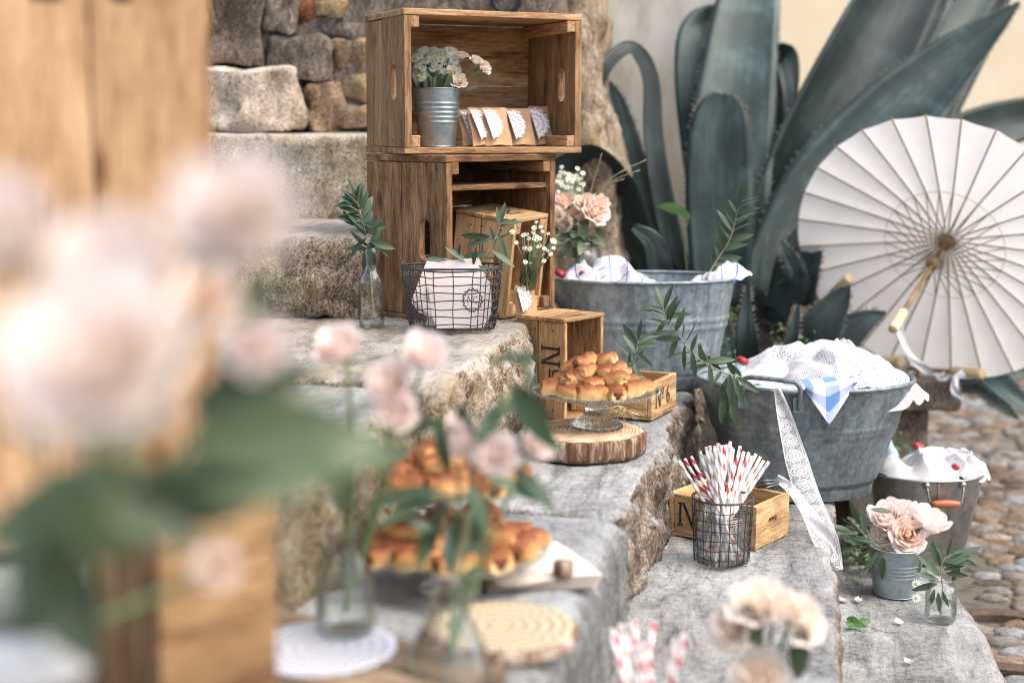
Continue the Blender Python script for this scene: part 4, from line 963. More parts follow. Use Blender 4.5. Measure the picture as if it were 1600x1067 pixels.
def rose_mesh(seed, mat, n=24, op=.6, name='rose_bloom'):
    """unit bloom radius about 1, heart at +z, built of overlapping cupped petals"""
    rr = random.Random(seed); m = MB()
    for i in range(n):
        q = (i + .5) / n; ph = i * 2.39996 + rr.uniform(-.2, .2); r = .10 + .80 * q ** .8; w = 1.55 - .65 * q; h = .95 - .30 * q * op; curl = (.05 + .35 * q * op) * rr.uniform(.6, 1.3); wv = rr.uniform(0, 6)
        def fn(u, v, r=r, w=w, h=h, curl=curl, ph=ph, q=q, wv=wv):
            s = (u - .5) * 2; taper = (math.sin(math.pi * (.16 + .60 * v))) ; edge = 1 - .22 * abs(s) ** 3 * v
            a = ph + s * w * taper * .55
            rho = r * (.28 + .80 * math.sin(min(1.0, v * 1.05) * math.pi * .52)) + curl * v ** 4 + .035 * math.sin(3 * s + wv) * v
            z = -.35 - .15 * q + (h + .25) * v * edge - curl * .55 * v ** 5
            return (rho * math.cos(a), rho * math.sin(a), z)
        m.grid(fn, 6, 5)
    m.lathe([(.10, -.4), (.24, -.1), (.24, .22), (.16, .46), (.07, .56), (.0005, .58)], 12, wob=lambda a, z: 1 + .12 * math.sin(2 * a + z * 7))
    return m.mesh(name, mat)
ROSE = {k: [rose_mesh(i * 11 + j, k, n, op) for j in range(2)] for i, (k, n, op) in enumerate((('rose_peach', 24, .6), ('rose_coral', 26, .8), ('rose_pink', 26, .25), ('rose_cream', 22, .7), ('peony', 46, .45)))}
calyx = MB(); calyx.lathe([(.0005, -.75), (.14, -.7), (.22, -.5), (.30, -.3), (.0005, -.25)], 12); CALYX = calyx.mesh('calyx', 'stem')
def bloom(root, kind, p, R, d, stem_to=None, stem_r=.0022):
    loc = p - root.location; q = Vector(d).normalized().to_track_quat('Z', 'Y').to_matrix().to_4x4()
    M = Matrix.Translation(loc) @ q @ Matrix.Rotation(rnd.uniform(0, 6), 4, 'Z') @ Matrix.Scale(R, 4)
    b = link('rose_bloom' if kind != 'peony' else 'peony_bloom', ROSE[kind][rnd.randrange(2)], root, M)
    link('calyx', CALYX, root, M)
    if stem_to is not None:
        e = stem_to - root.location; s0 = loc - Vector(d).normalized() * R * .6
        m = MB(); m.tube(spline([s0, s0.lerp(e, .4) - Vector(d).normalized() * R * .8, e], 12), stem_r, 6); m.build('stem', 'stem', root)
    return b
bm_ = MB()
for k in range(12):
    a = 2 * math.pi * k / 12; c, s = math.cos(a), math.sin(a); c2, s2 = math.cos(a + .2), math.sin(a + .2); c3, s3 = math.cos(a - .2), math.sin(a - .2)
    bm_.add([(.15 * c, .15 * s, 0), (.7 * c3, .7 * s3, .08), (1.0 * c, 1.0 * s, .02), (.7 * c2, .7 * s2, .08)], [(0, 1, 2, 3)])
bm_.cur = 1; bm_.lathe([(.32, 0), (.30, .10), (.18, .18), (.0005, .2)], 10)
DAISY = bm_.mesh('blossom', ['white_petal', 'flower_eye'])
def daisies(root, centres, R, base, mat='stem'):
    sm = MB()
    for p, d in centres:
        q = Vector(d).normalized().to_track_quat('Z', 'Y').to_matrix().to_4x4()
        link('blossom', DAISY, root, Matrix.Translation(p - root.location) @ q @ Matrix.Scale(R * rnd.uniform(.8, 1.2), 4))
        a = p - root.location; b = base - root.location + Vector((rnd.uniform(-.015, .015), rnd.uniform(-.015, .015), 0)); sm.tube([a, a.lerp(b, .5) + Vector((0, 0, .01)), b], .0008, 4)
    o = sm.build('stems', mat, root); o.name = 'flower_stem'; o['kind'] = 'stuff'
# ------------------------------------------------------------------ top crate: pot flowers and paper bags
b1 = thing('flower_bunch', 'bunch of small white daisies and cream roses in the top crate pot', 'flowers', potL + Vector((0, 0, .05)))
cs = []
for k in range(280):
    px = 648 + 66 * rnd.random(); py = 78 + 58 * rnd.random() ** 1.2
    if (px - 683) ** 2 / 42 ** 2 + (py - 118) ** 2 / 46 ** 2 > 1.05: continue
    cs.append((at_d(px, py, 2.84 + rnd.uniform(0, .07)), Vector((rnd.uniform(-.4, .4), -1.1, .8)) + RT * ((px - 683) / 90)))
daisies(b1, cs, .0100, potL + Vector((0, 0, .10)))
for k in range(46):
    a = rnd.uniform(0, 6.28); r = .04 * math.sqrt(rnd.random()); put_leaf(b1, RLm, Vector((r * math.cos(a), r * math.sin(a), .058)), Vector((math.cos(a) * .5, math.sin(a) * .5, 1.2)), rnd.uniform(.02, .04), rnd.uniform(-1, 1))
for (px, py, R, kind, d) in ((722, 88, .012, 'rose_cream', (.2, -.3, 1)), (744, 96, .013, 'rose_cream', (.5, -.4, .8)), (756, 106, .014, 'rose_cream', (.9, -.5, .4)), (718, 128, .015, 'rose_cream', (.2, -1, .4)), (706, 110, .010, 'rose_cream', (0, -1, .6))):
    bloom(b1, kind, at_d(px, py, 2.83), R, d, potL + Vector((0, 0, .1)), .0012)
for (px, py) in ((735, 112), (740, 122), (728, 140)): put_leaf(b1, RLm, at_d(px, py, 2.84) - b1.location, RT + Vector((0, 0, .3)), .022, .5)

def paper_bag(label, loc, rz, w, h, tilt):
    root = thing('paper_bag', label, 'bag', loc, rz, 'paper bags in the top crate', rot=(tilt, 0, rz)); m = MB()
    def fn(u, v, s=1):
        x = (u - .5) * w * (1 - .06 * v); y = s * (.010 * (1 - v) * (1 - (2 * u - 1) ** 2) + .0012); return (x + .002 * math.sin(v * 7), y + .0015 * math.sin(u * 11 + v * 9), v * h)
    m.grid(lambda u, v: fn(u, v, -1), 8, 10); m.grid(lambda u, v: fn(1 - u, v, 1), 8, 10); m.build('bag_body', 'kraft', root)
    m = MB(); R = h * .40; V = [(0, 0, 0)]; N = 44
    for k in range(N + 1):
        a = -math.pi * .5 + math.pi * k / N; rr = R * (1 + .05 * math.cos(a * 16)); V.append((rr * math.cos(a), rr * math.sin(a), 0))
    V = [(x, y, .0) for x, y, z in V]; m.add(V, [(0, k, k + 1) for k in range(1, N + 1)])
    m.add([(x, y, .0008) for x, y, z in V], [(0, k, k + 1) for k in range(1, N + 1)])
    o = m.build('paper_doily', 'tag_doily', root, smooth=False); o.matrix_local = Matrix.Translation((-w * .40, -.0135, h * .52)) @ Matrix.Rotation(R_(90), 4, 'X') @ Matrix.Rotation(R_(10), 4, 'Z') @ Matrix.Rotation(R_(-6), 4, 'X')
    m = MB(); m.box((-w * .34, -.006, h * .80), (.016, .007, .0032)); m.box((-w * .34, -.006, h * .80 + .004), (.016, .007, .0032)); o = m.build('clothes_peg', 'raffia', root, smooth=False); o.rotation_euler = (0, R_(12), 0)
    return root
zf = zt + .013
for (px, d, w, h, a, l) in ((742, 2.90, .058, .076, 20, 'kraft paper bag with doily, pressed against the zinc pot'), (757, 2.88, .058, .080, 24, 'kraft paper bag with doily, second from the zinc pot'),
                         (779, 2.88, .060, .080, 14, 'kraft paper bag with doily, in the middle of the bag row'), (815, 2.93, .060, .079, 10, 'kraft paper bag with doily, next to the crate end bag'), (851, 2.98, .062, .084, 6, 'kraft paper bag with doily, beside the far crate end')):
    paper_bag(l, on(px, d, zf), PSI + R_(a + 14), w, h, R_(-16))

# ------------------------------------------------------------------ glass bottle with sprig beside the stack
def glass_vessel(name, label, cat, loc, prof, th=.0016, n=40, water=None, wob=None, lip=True, group=None):
    root = thing(name, label, cat, loc, 0, group); pr = [(.0005, prof[0][1] + .001)] + list(prof); inner = [(max(r - th, .0005), max(z, prof[0][1] + th * 2)) for r, z in reversed(prof)] + [(.0005, prof[0][1] + th * 2)]
    m = MB(); m.lathe(pr + inner, n, wob=wob); m.build('glass_body', 'glass', root)
    if water:
        w = [(r - th * 1.02, max(z, prof[0][1] + th * 2.1)) for r, z in prof if z < water]; w = [(.0005, w[0][1])] + w + [(w[-1][0], water), (.0005, water)]
        m = MB(); m.lathe(w, n); m.build('water', 'water', root)
    return root
btl = lambda R, H: [(R * .86, 0), (R * .98, .004), (R, .010), (R, H * .56), (R * .92, H * .63), (R * .62, H * .70), (R * .50, H * .76), (R * .47, H * .90), (R * .55, H * .93), (R * .57, H * .96), (R * .5, H * .985), (R * .5, H)]
bo = on(581, 2.70, ZA + .003); glass_vessel('glass_bottle', 'small clear glass bottle with a leafy sprig beside the dark crate', 'bottle', bo, btl(.0245, .150), water=.03)
s = sprig('glossy green leafy sprig standing in the small glass bottle', [bo + Vector((.004, 0, .02)), bo + Vector((-.002, .004, .10)), at_d(578, 392, 2.69), at_d(566, 345, 2.68), at_d(558, 312, 2.68)], 20, .052, DL, start=.5, name='leafy_sprig')
for (x, y, dx, dz, L) in ((566, 345, -.9, .15, .05), (562, 330, -.8, -.1, .045), (560, 318, -1, .05, .048), (568, 350, .9, -.1, .045), (575, 375, .8, -.5, .052), (577, 380, .9, -.1, .05), (577, 385, .2, -1, .052), (576, 385, -.3, -1, .05), (573, 372, -.8, -.7, .05), (558, 312, .1, 1, .03), (572, 360, .7, .5, .04)):
    put_leaf(s, DL, at_d(x, y, 2.68) - s.location, RT * dx + Vector((0, -.15, dz)), L, rnd.uniform(-.7, .7))

# ------------------------------------------------------------------ wire basket with paper cones
bk0 = on(707, 2.665, ZA + .004); wb = thing('wire_basket', 'dark wire basket of folded papers and olive leaves on the step', 'basket', bk0, PSI + R_(4))
def rr_loop(hx, hy, n, p=4.0):
    out = []
    for k in range(n):
        a = 2 * math.pi * k / n; c, s_ = math.cos(a), math.sin(a); out.append((hx * math.copysign(abs(c) ** (2 / p), c), hy * math.copysign(abs(s_) ** (2 / p), s_)))
    return out
BH = .118; lev = lambda z: (.080 + .013 * z / BH, .052 + .010 * z / BH)
m = MB(); NW = 40
for k in range(1, 8):
    z = BH * k / 8.0; m.tube([(x, y, z + .0016 * math.sin(i * 1.3 + k * 2)) for i, (x, y) in enumerate(rr_loop(*lev(z), 64))], .0011, 5, closed=True)
L0 = rr_loop(*lev(0), NW); L1 = rr_loop(*lev(BH), NW)
for k in range(NW): m.tube([(L0[k][0] * .96, L0[k][1] * .96, .003), (*L0[k], .010)] + [(L0[k][0] + (L1[k][0] - L0[k][0]) * q + .0008 * math.sin(k * 3 + q * 9), L0[k][1] + (L1[k][1] - L0[k][1]) * q, .010 + (BH - .010) * q) for q in (.25, .5, .75, 1)], .0010, 5)
for k in range(-4, 5): m.tube([(k * .017, -.048, .003), (k * .017, .048, .003)], .0010, 5)
for k in range(-2, 3): m.tube([(-.074, k * .018, .004), (.074, k * .018, .004)], .0010, 5)
o = m.build('wire_mesh', 'wire', wb); o['kind'] = 'stuff'
m = MB(); m.tube([(x, y, BH) for x, y in rr_loop(*lev(BH), 72)], .0020, 7, closed=True); m.build('rim', 'wire', wb)
m = MB(); m.tube(spline([(-.093, .01, BH + .004), (-.088, -.03, BH + .004), (-.05, -.066, BH - .002), (.0, -.070, BH - .004), (.05, -.066, BH - .002), (.088, -.03, BH + .004), (.093, .01, BH + .004)], 40), .0018, 6); m.build('handle', 'wire', wb)
for sx in (-1, 1):
    m = MB(); m.tube([(sx * .093, .01 + .006 * math.cos(a), BH + .003 + .007 * math.sin(a)) for a in [2 * math.pi * i / 16 for i in range(16)]], .0014, 6, closed=True); m.build('handle_loop', 'wire', wb)
def sheet(label, pts, M, t=.0012, mat='paper', group='folded papers in the wire basket', parent_name='folded_paper'):
    m = MB(); n = len(pts); m.add([(x, 0, z) for x, z in pts] + [(x, t, z) for x, z in pts], [tuple(range(n)), tuple(range(2 * n - 1, n - 1, -1))] + [(k, n + k, n + (k + 1) % n, (k + 1) % n) for k in range(n)])
    o = m.build(parent_name, mat, smooth=False); o.matrix_world = M; return tag(o, label, 'paper', group)
MB0 = Matrix.Translation(bk0) @ Matrix.Rotation(PSI + R_(4), 4, 'Z')
fr = sheet('pale folded paper with a black wreath monogram in the wire basket', [(-.030, .004), (.055, .004), (.072, .03), (.070, .085), (.045, .122), (.0, .113), (-.045, .085), (-.04, .03)], MB0 @ Matrix.Translation((.0, -.044, .004)) @ Matrix.Rotation(R_(-5), 4, 'X'))
sheet('pale folded paper leaning left behind the monogram sheet', [(-.075, .05), (-.062, .03), (.02, .0), (.045, .07), (.0, .118), (-.045, .125), (-.055, .10)], MB0 @ Matrix.Translation((-.002, -.030, .006)) @ Matrix.Rotation(R_(-3), 4, 'X'))
for k in range(3): sheet('beige folded paper fanned at the bottom of the wire basket', [(-.078 + k * .004, .055 - k * .010), (-.072, .066 - k * .012), (.01, .006), (-.004, .001), (-.03, .008)], MB0 @ Matrix.Translation((.004, -.036 + k * .003 - .003, .006)), mat='paper', t=.001)
sheet('pale folded paper at the back of the wire basket', [(-.05, .0), (.06, .0), (.068, .08), (.05, .128), (-.03, .12)], MB0 @ Matrix.Translation((0, .0, .006)))
m = MB()
for k in range(30):
    a = 2 * math.pi * k / 30; R = .0165 + .0012 * (k % 2); M = Matrix.Translation((.036 + R * math.cos(a), -.0004, .055 + R * math.sin(a) * 1.15)) @ Matrix.Rotation(-a + .7 * (-1) ** k, 4, 'Y')
    m.add([(-.0034, 0, 0), (0, 0, .0015), (.0034, 0, 0), (0, 0, -.0015)], [(0, 1, 2, 3)], M)
def stroke(pts, w=.0011):
    for a, b in zip(pts[:-1], pts[1:]):
        a, b = Vector(a), Vector(b); n_ = Vector((-(b - a).y, (b - a).x)).normalized() * w * .5; m.add([(.036 + q.x * .001, -.0004, .055 + q.y * .001) for q in (a - n_ * 1000, a + n_ * 1000, b + n_ * 1000, b - n_ * 1000)], [(0, 1, 2, 3)])
stroke([(-9, -6), (-8, 7), (-1, -6), (0, 8)], 1.0e-3); stroke([(9, 5), (6, 7), (2.5, 3), (2.5, -3), (6, -6), (9, -4)], 1.0e-3)
m.build('wreath_print', 'ink', fr, smooth=False)
sg = sprig('olive sprig lying across the wire basket of papers', [at_d(690, 405, 2.68), at_d(735, 412, 2.67), at_d(762, 395, 2.66), at_d(778, 362, 2.66), at_d(782, 348, 2.66)], 8, .045, OL, start=.1, r=.0022)
for (x, y, dx, dz, L, mm) in ((765, 370, -1, .05, .055, 0), (768, 374, -1, -.15, .05, 0), (780, 350, .9, .15, .045, 0), (776, 365, .5, -1, .05, 1), (768, 392, .9, -.55, .055, 1), (760, 395, -.9, -.2, .05, 0), (730, 410, -.8, .7, .05, 1), (715, 405, .2, .9, .03, 1), (740, 415, .1, .9, .035, 1), (705, 412, -.9, .3, .05, 1), (725, 418, 1, -.05, .06, 0)):
    put_leaf(sg, OL, at_d(x, y, 2.65) - sg.location, RT * dx + Vector((0, -.2, dz)), L, rnd.uniform(-.8, .8))

# bag with white flowers inside the tilted crate
fb = on(822, 2.80, ZA + .012); pb = paper_bag('small kraft bag with lace doily standing in the tilted crate', fb, PSI + R_(25), .046, .062, R_(-8))
pb['group'] = 'favour bag in the tilted crate'
fbn = thing('flower_bunch', 'bunch of tiny white blossoms in the tilted crate', 'flowers', fb + Vector((0, 0, .05)))
daisies(fbn, [(at_d(836 + rnd.gauss(0, 17), 376 + rnd.gauss(0, 15), 2.74 + rnd.uniform(-.02, .03)), Vector((rnd.uniform(-.5, .7), -1, .7))) for _ in range(36)], .0052, fb + Vector((0, 0, .05)))
for k in range(14): put_leaf(fbn, RLm, Vector((rnd.uniform(-.01, .01), 0, .01)), RT * rnd.uniform(-.3, .6) + Vector((0, -.2, 1)), rnd.uniform(.02, .04), rnd.uniform(-1, 1))

# ------------------------------------------------------------------ preserving jar with roses behind the crates
jL = on(905, 3.24, ZA + .004); jr = glass_vessel('preserving_jar', 'clear glass preserving jar with open lid behind the crates', 'jar', jL, [(.044, 0), (.048, .004), (.05, .01), (.05, .085), (.044, .098), (.040, .104), (.042, .112), (.042, .118)], water=.05)
m = MB(); m.lathe([(.0005, 0), (.034, 0), (.044, .003), (.046, .008), (.044, .012), (.03, .014), (.0005, .014)], 36); ld = m.build('glass_lid', 'glass', jr); ld.matrix_local = Matrix.Rotation(PSI, 4, 'Z') @ Matrix.Translation((.065, -.01, .075)) @ Matrix.Rotation(R_(48), 4, 'Y')
m = MB(); m.tube([(.0465 * math.cos(a), .0465 * math.sin(a), .006) for a in [2 * math.pi * i / 36 for i in range(36)]], .0022, 6, closed=True); mm = m.build('lid_band', 'steel', jr); mm.matrix_local = ld.matrix_local
jf = thing('flower_bunch', 'blush roses with white blossoms and thin twigs in the preserving jar', 'flowers', jL + Vector((0, 0, .08)))
for (px, py, R, kind, d) in ((884, 316, .026, 'rose_coral', (-.2, -.6, .8)), (898, 338, .020, 'rose_peach', (0, -1, .3)), (914, 318, .022, 'rose_peach', (.1, -.9, .5)), (928, 332, .032, 'rose_coral', (.6, -.6, .5)), (884, 350, .018, 'rose_peach', (-.2, -1, .1)), (912, 346, .018, 'rose_peach', (.2, -1, .2)), (872, 336, .018, 'rose_cream', (-.3, -1, .3)), (938, 318, .022, 'rose_coral', (.6, -.5, .8))):
    bloom(jf, kind, at_d(px, py, 3.2 + rnd.uniform(-.02, .02)), R, d, jL + Vector((0, 0, .07)))
daisies(jf, [(at_d(888 + rnd.gauss(0, 15), 284 + rnd.gauss(0, 10), 3.22 + rnd.uniform(-.02, .03)), Vector((rnd.uniform(-.5, .5), -1, .8))) for _ in range(40)], .0065, jL + Vector((0, 0, .09)))
for k in range(26): put_leaf(jf, RLm, at_d(905 + rnd.gauss(0, 18), 366 + rnd.gauss(0, 10), 3.2) - jf.location, RT * rnd.uniform(-1, 1) + Vector((0, -.5, rnd.uniform(-1, .4))), rnd.uniform(.03, .05), rnd.uniform(-1, 1))
for (x, y) in ((1010, 250), (985, 262), (975, 280), (1000, 266), (940, 240), (955, 296)):
    m = MB(); m.tube(spline([at_d(912, 335, 3.22) - jf.location, at_d((912 + x) / 2 + rnd.uniform(-5, 5), (335 + y) / 2 - 15, 3.2) - jf.location, at_d(x, y, 3.18) - jf.location], 10), .0012, 5); m.build('twig', 'twig', jf)

# ------------------------------------------------------------------ log slice, cake stand, pastries
sl = on(912, 2.512, ZB + .002); slc = thing('log_slice', 'round bark edged log slice under the glass cake stand', 'log slice', sl)
wv = lambda a, z: 1 + .02 * math.sin(3 * a + 1) + .012 * math.sin(7 * a) + .010 * math.sin(23 * a + 1.3) + .008 * math.sin(41 * a)
m = MB(); m.lathe([(.096, 0), (.104, .002), (.107, .01), (.1065, .022), (.107, .034), (.1045, .038), (.1005, .0385)], 150, wob=wv); m.build('bark', 'bark', slc)
m = MB(); m.lathe([(.102, .0375), (.1, .039), (.06, .0392), (.0005, .0392)], 90, wob=wv); m.build('cut_face', 'rings', slc)
cs0 = on(931, 2.525, ZB + .0415); ck = thing('cake_stand', 'clear pressed glass cake stand with beaded rim on the log slice', 'cake stand', cs0); PZt = .060
flu = lambda a, z: 1 + (.05 * math.cos(18 * a) if z < PZt - .006 else 0)
m = MB(); m.lathe([(.0005, .003), (.03, .002), (.046, .0), (.047, .003), (.040, .009), (.026, .018), (.0185, .030), (.0175, .042), (.021, .052), (.028, .055), (.0005, .0555)], 72, wob=flu); m.build('foot', 'solid_glass', ck)
m = MB(); m.lathe([(.0005, .056), (.03, .0555), (.07, .056), (.1, .060), (.110, .0655), (.1115, .068), (.108, .0685), (.098, .064), (.07, .0605), (.0005, .0605)], 80); m.build('plate', 'glass', ck)
m = MB()
bead = MB(); bead.lathe([(.0003, -.0030), (.0022, -.0022), (.0031, 0), (.0022, .0022), (.0003, .0030)], 8); BEAD = bead.mesh('bead', 'glass')
for k in range(100):
    a = 2 * math.pi * k / 100; link('bead', BEAD, ck, Matrix.Translation((.1125 * math.cos(a), .1125 * math.sin(a), .0665)))
def bun_mesh(seed):
    
    rr = random.Random(seed); m = MB(); tw = rr.uniform(2.0, 3.2); nl = rr.choice((2, 3)); ph = rr.uniform(0, 6)
    def fn(u, v):
        a = 2 * math.pi * u; b = math.pi * v; x = -math.cos(b); r = math.sin(b) ** .42
        lob = 1 + .34 * abs(math.sin(nl * .5 * a + tw * x * 1.5 + ph)) ** .7 - .24 + .10 * nz((x * 1.2, math.cos(a), math.sin(a)), 1.6, seed, 3)
        y = r * lob * .52 * math.cos(a); z = r * lob * .46 * math.sin(a); z = max(z, -.34); xx = max(-.80, min(.80, x)) + .04 * math.sin(3 * a + ph); return (xx, y + .16 * x * x, z + .34)
    m.grid(fn, 28, 18); return m.mesh('pastry_roll', 'pastry')
BUNS = [bun_mesh(k) for k in range(6)]
jm = MB(); jm.lathe([(.0005, .10), (.10, .085), (.17, .03), (.19, -.03), (.0005, -.05)], 12, wob=lambda a, z: 1 + .15 * math.sin(3 * a)); JAM = jm.mesh('filling', 'jam')
def bun(loc, s, rz, label, group, tilt=0.0, tx=0.0, filling=True):
    o = link('pastry_roll', BUNS[rnd.randrange(6)]); o.matrix_world = Matrix.Translation(loc) @ Euler((tx, tilt, rz)).to_matrix().to_4x4() @ Matrix.Diagonal((s, s * rnd.uniform(.9, 1.1), s * rnd.uniform(.9, 1.15), 1)); tag(o, label, 'pastry', group)
    if filling: link('filling', JAM, o, Matrix.Translation((-.80, .10, .36)) @ Euler((0, R_(-90), 0)).to_matrix().to_4x4() @ Matrix.Diagonal((1.25, 1.45, .5, 1)))
PL, PG = 'golden baked pastry roll piled on the beaded glass cake stand', 'pastries on the beaded cake stand'
top = cs0 + Vector((0, 0, .0625))
for k in range(11):
    a = 2 * math.pi * k / 11 + .2; bun(top + Vector((.074 * math.cos(a), .074 * math.sin(a), 0)), .033, a + (R_(90) if k % 3 else R_(180)) + rnd.uniform(-.5, .5), PL, PG, filling=rnd.random() < .75)
for k in range(8):
    a = 2 * math.pi * k / 8; bun(top + Vector((.048 * math.cos(a), .048 * math.sin(a), .020 if k % 2 else .012)), .031, a + rnd.uniform(-.8, .8), PL, PG, filling=rnd.random() < .4)
for k in range(5):
    a = 2 * math.pi * k / 5 + .5; bun(top + Vector((.030 * math.cos(a) - .003, .030 * math.sin(a), .031)), .030, a + rnd.uniform(-1, 1), PL, PG, tilt=rnd.uniform(-.3, .3), filling=rnd.random() < .6)
for (x, y, z, a) in ((-.016, -.010, .046, .9), (.014, .004, .048, -.4), (-.03, .012, .034, 2.0), (.036, -.012, .032, .3)): bun(top + Vector((x, y, z)), .028, a, PL, PG, tilt=-.25)
sg = sprig('olive sprig tucked behind the pastries in the number six crate', [c5 + Vector((0, 0, .02)), at_d(985, 590, 2.72), at_d(993, 560, 2.70), at_d(997, 532, 2.70)], 8, .045, OL, start=.35)
for (x, y, dx, dz, L) in ((995, 540, .9, .1, .04), (992, 550, .9, -.7, .045), (990, 565, -.8, -.6, .05), (992, 568, .3, -1, .05), (985, 580, .9, -.5, .055)): put_leaf(sg, OL, at_d(x, y, 2.68) - sg.location, RT * dx + Vector((0, -.2, dz)), L, rnd.uniform(-.8, .8))
m = MB(); rb = on(962, 2.60, ZB + .0418)
for k in range(46):
    a = rnd.uniform(0, 6.3); p = Vector((rnd.gauss(0, .018), rnd.gauss(0, .012), .002 + rnd.random() * .014)); d = Vector((math.cos(a), math.sin(a), rnd.uniform(-.1, .2))) * .024; m.tube(spline([p - d, p + Vector((0, 0, .006)), p + d], 6), .0006, 4)
o = m.build('raffia_nest', 'raffia'); o.location = rb; tag(o, 'tangle of pale raffia behind the cake stand foot', 'raffia', kind='stuff')

# ------------------------------------------------------------------ cup of straws
def wire_cup(label, loc, R, H, group=None):
    root = thing('wire_cup', label, 'cup', loc, 0, group); m = MB(); N = 20; rad = lambda z: R * (.90 + .10 * z / H)
    for k in range(1, 7):
        z = H * k / 7; m.tube([(rad(z) * math.cos(a), rad(z) * math.sin(a), z + .0012 * math.sin(a * 5 + k)) for a in [2 * math.pi * i / 40 for i in range(40)]], .0010, 5, closed=True)
    for k in range(N):
        a = 2 * math.pi * k / N; m.tube([(R * .6 * math.cos(a), R * .6 * math.sin(a), .003), (rad(0) * math.cos(a), rad(0) * math.sin(a), .006)] + [(rad(z) * math.cos(a + .02 * math.sin(z * 90 + k)), rad(z) * math.sin(a + .02 * math.sin(z * 90 + k)), z) for z in (H * .25, H * .5, H * .75, H)], .0010, 5)
    o = m.build('wire_mesh', 'wire', root); o['kind'] = 'stuff'
    m = MB(); m.tube([(rad(H) * math.cos(a), rad(H) * math.sin(a), H) for a in [2 * math.pi * i / 44 for i in range(44)]], .0019, 7, closed=True); m.build('rim', 'wire', root)
    m = MB(); m.lathe([(.0005, .004), (R * .82, .004), (R * .84, .008), (R * .87, H * .78), (R * .85, H * .78), (R * .82, .010), (.0005, .010)], 40); m.build('glass_liner', 'glass', root)
    return root
stm = {}
for kd in ('straw_red', 'straw_grey'):
    m = MB(); m.lathe([(.003, 0), (.003, .197), (.0025, .197), (.0025, .001)], 12); stm[kd] = m.mesh('paper_straw', kd)
def straw(kd, a, b, label, group):
    d = (b - a).normalized(); o = link('paper_straw', stm[kd]); o.matrix_world = Matrix.Translation(a) @ d.to_track_quat('Z', 'Y').to_matrix().to_4x4() @ Matrix.Rotation(rnd.uniform(0, 6), 4, 'Z'); tag(o, label, 'straw', group)
cL = on(1127, 2.495, ZC + .003); wire_cup('round dark wire cup with glass liner on the cracked step', cL, .053, .118)
LR, LG = 'red and white striped paper straw in the wire cup', 'taupe and white striped paper straw in the wire cup'
for (px, py, bx, kd) in ((1077, 730, 30, 1), (1084, 722, 32, 1), (1072, 738, 26, 0), (1107, 716, 12, 0), (1112, 716, 10, 0), (1117, 713, -4, 0), (1122, 713, -6, 0), (1127, 716, 6, 0), (1134, 716, -10, 0), (1144, 716, 2, 0), (1152, 716, -12, 0),
                         (1131, 735, -2, 1), (1164, 724, -18, 1), (1158, 722, -10, 0), (1172, 728, -22, 0), (1178, 732, -24, 0), (1183, 736, -26, 0), (1187, 742, -22, 0), (1140, 728, 10, 0), (1120, 724, 16, 0), (1149, 726, -20, 1), (1168, 730, -14, 0), (1100, 726, 20, 0), (1138, 720, -26, 0)):
    dd = 2.495 + rnd.uniform(-.026, .026); t_ = at_d(px, py, dd); bs = on(1127 + bx * 1.0, 2.495 + rnd.uniform(-.03, .03), ZC + .014); off = Vector((bs.x - cL.x, bs.y - cL.y, 0))
    if off.length > .036: off *= .036 / off.length
    bs = Vector((cL.x, cL.y, bs.z)) + off; d = (t_ - bs).normalized(); straw('straw_red' if kd else 'straw_grey', bs + d * max(0, (t_ - bs).length - .197), t_, LR if kd else LG, 'red straws in the sharp cup' if kd else 'taupe straws in the sharp cup')

# lace ribbons from the tub handle
def ribbon(label, pts, w, mat='ribbon', tw=0.0, name='lace_ribbon', cat='ribbon'):
    base = Vector(pts[0]); P = [p - base for p in spline(pts, 60)]; m = MB(); acc = [0]
    for a, b in zip(P[:-1], P[1:]): acc.append(acc[-1] + (b - a).length)
    def fn(u, v):
        i = round(u * 60); t = (P[min(60, i + 1)] - P[max(0, i - 1)]).normalized(); c = P[i] + base; s = t.cross((CAM - c).normalized()).normalized(); nn = s.cross(t)
        a = tw * math.sin(u * 5); s = s * math.cos(a) + nn * math.sin(a); ww = w(u) if callable(w) else w
        return P[i] + s * (v - .5) * ww + nn * (.003 * math.sin(v * 5 + u * 12))
    m.grid(fn, 60, 10, lambda u, v: (acc[round(u * 60)], v)); o = m.build(name, mat); o.location = base; return tag(o, label, cat)
ribbon('broad white lace ribbon hanging from the round tub handle onto the step', [at_d(1214, 606, 2.752), at_d(1226, 650, 2.75), at_d(1245, 720, 2.735), at_d(1264, 780, 2.70), at_d(1288, 838, 2.615), at_d(1300, 868, 2.55), at_d(1308, 892, 2.53)], lambda u: .012 + .034 * min(1, u * 3) - .024 * max(0, u - .72) / .28, tw=.3)
ribbon('bunched white lace ribbon end tied to the honey coloured crate', [at_d(1213, 745, 2.60), at_d(1238, 766, 2.60), at_d(1266, 805, 2.58), at_d(1295, 842, 2.56), at_d(1303, 866, 2.545)], lambda u: .012 + .016 * math.sin(min(1, u * 1.2) * 3.1), tw=.8)
m = MB(); c0 = at_d(1200, 752, 2.60)
for k in range(3): m.tube(spline([at_d(1176 + 4 * k, 756 + 3 * k, 2.60 + .01 * k) - c0, at_d(1196, 750 + 6 * k, 2.58) - c0, at_d(1216, 752 + 2 * k, 2.60) - c0, at_d(1222, 758, 2.62) - c0], 12), .0013, 5)
o = m.build('wire_hook', 'steel'); o.location = c0; tag(o, 'twisted shiny wire hook on the honey coloured crate edge', 'wire')

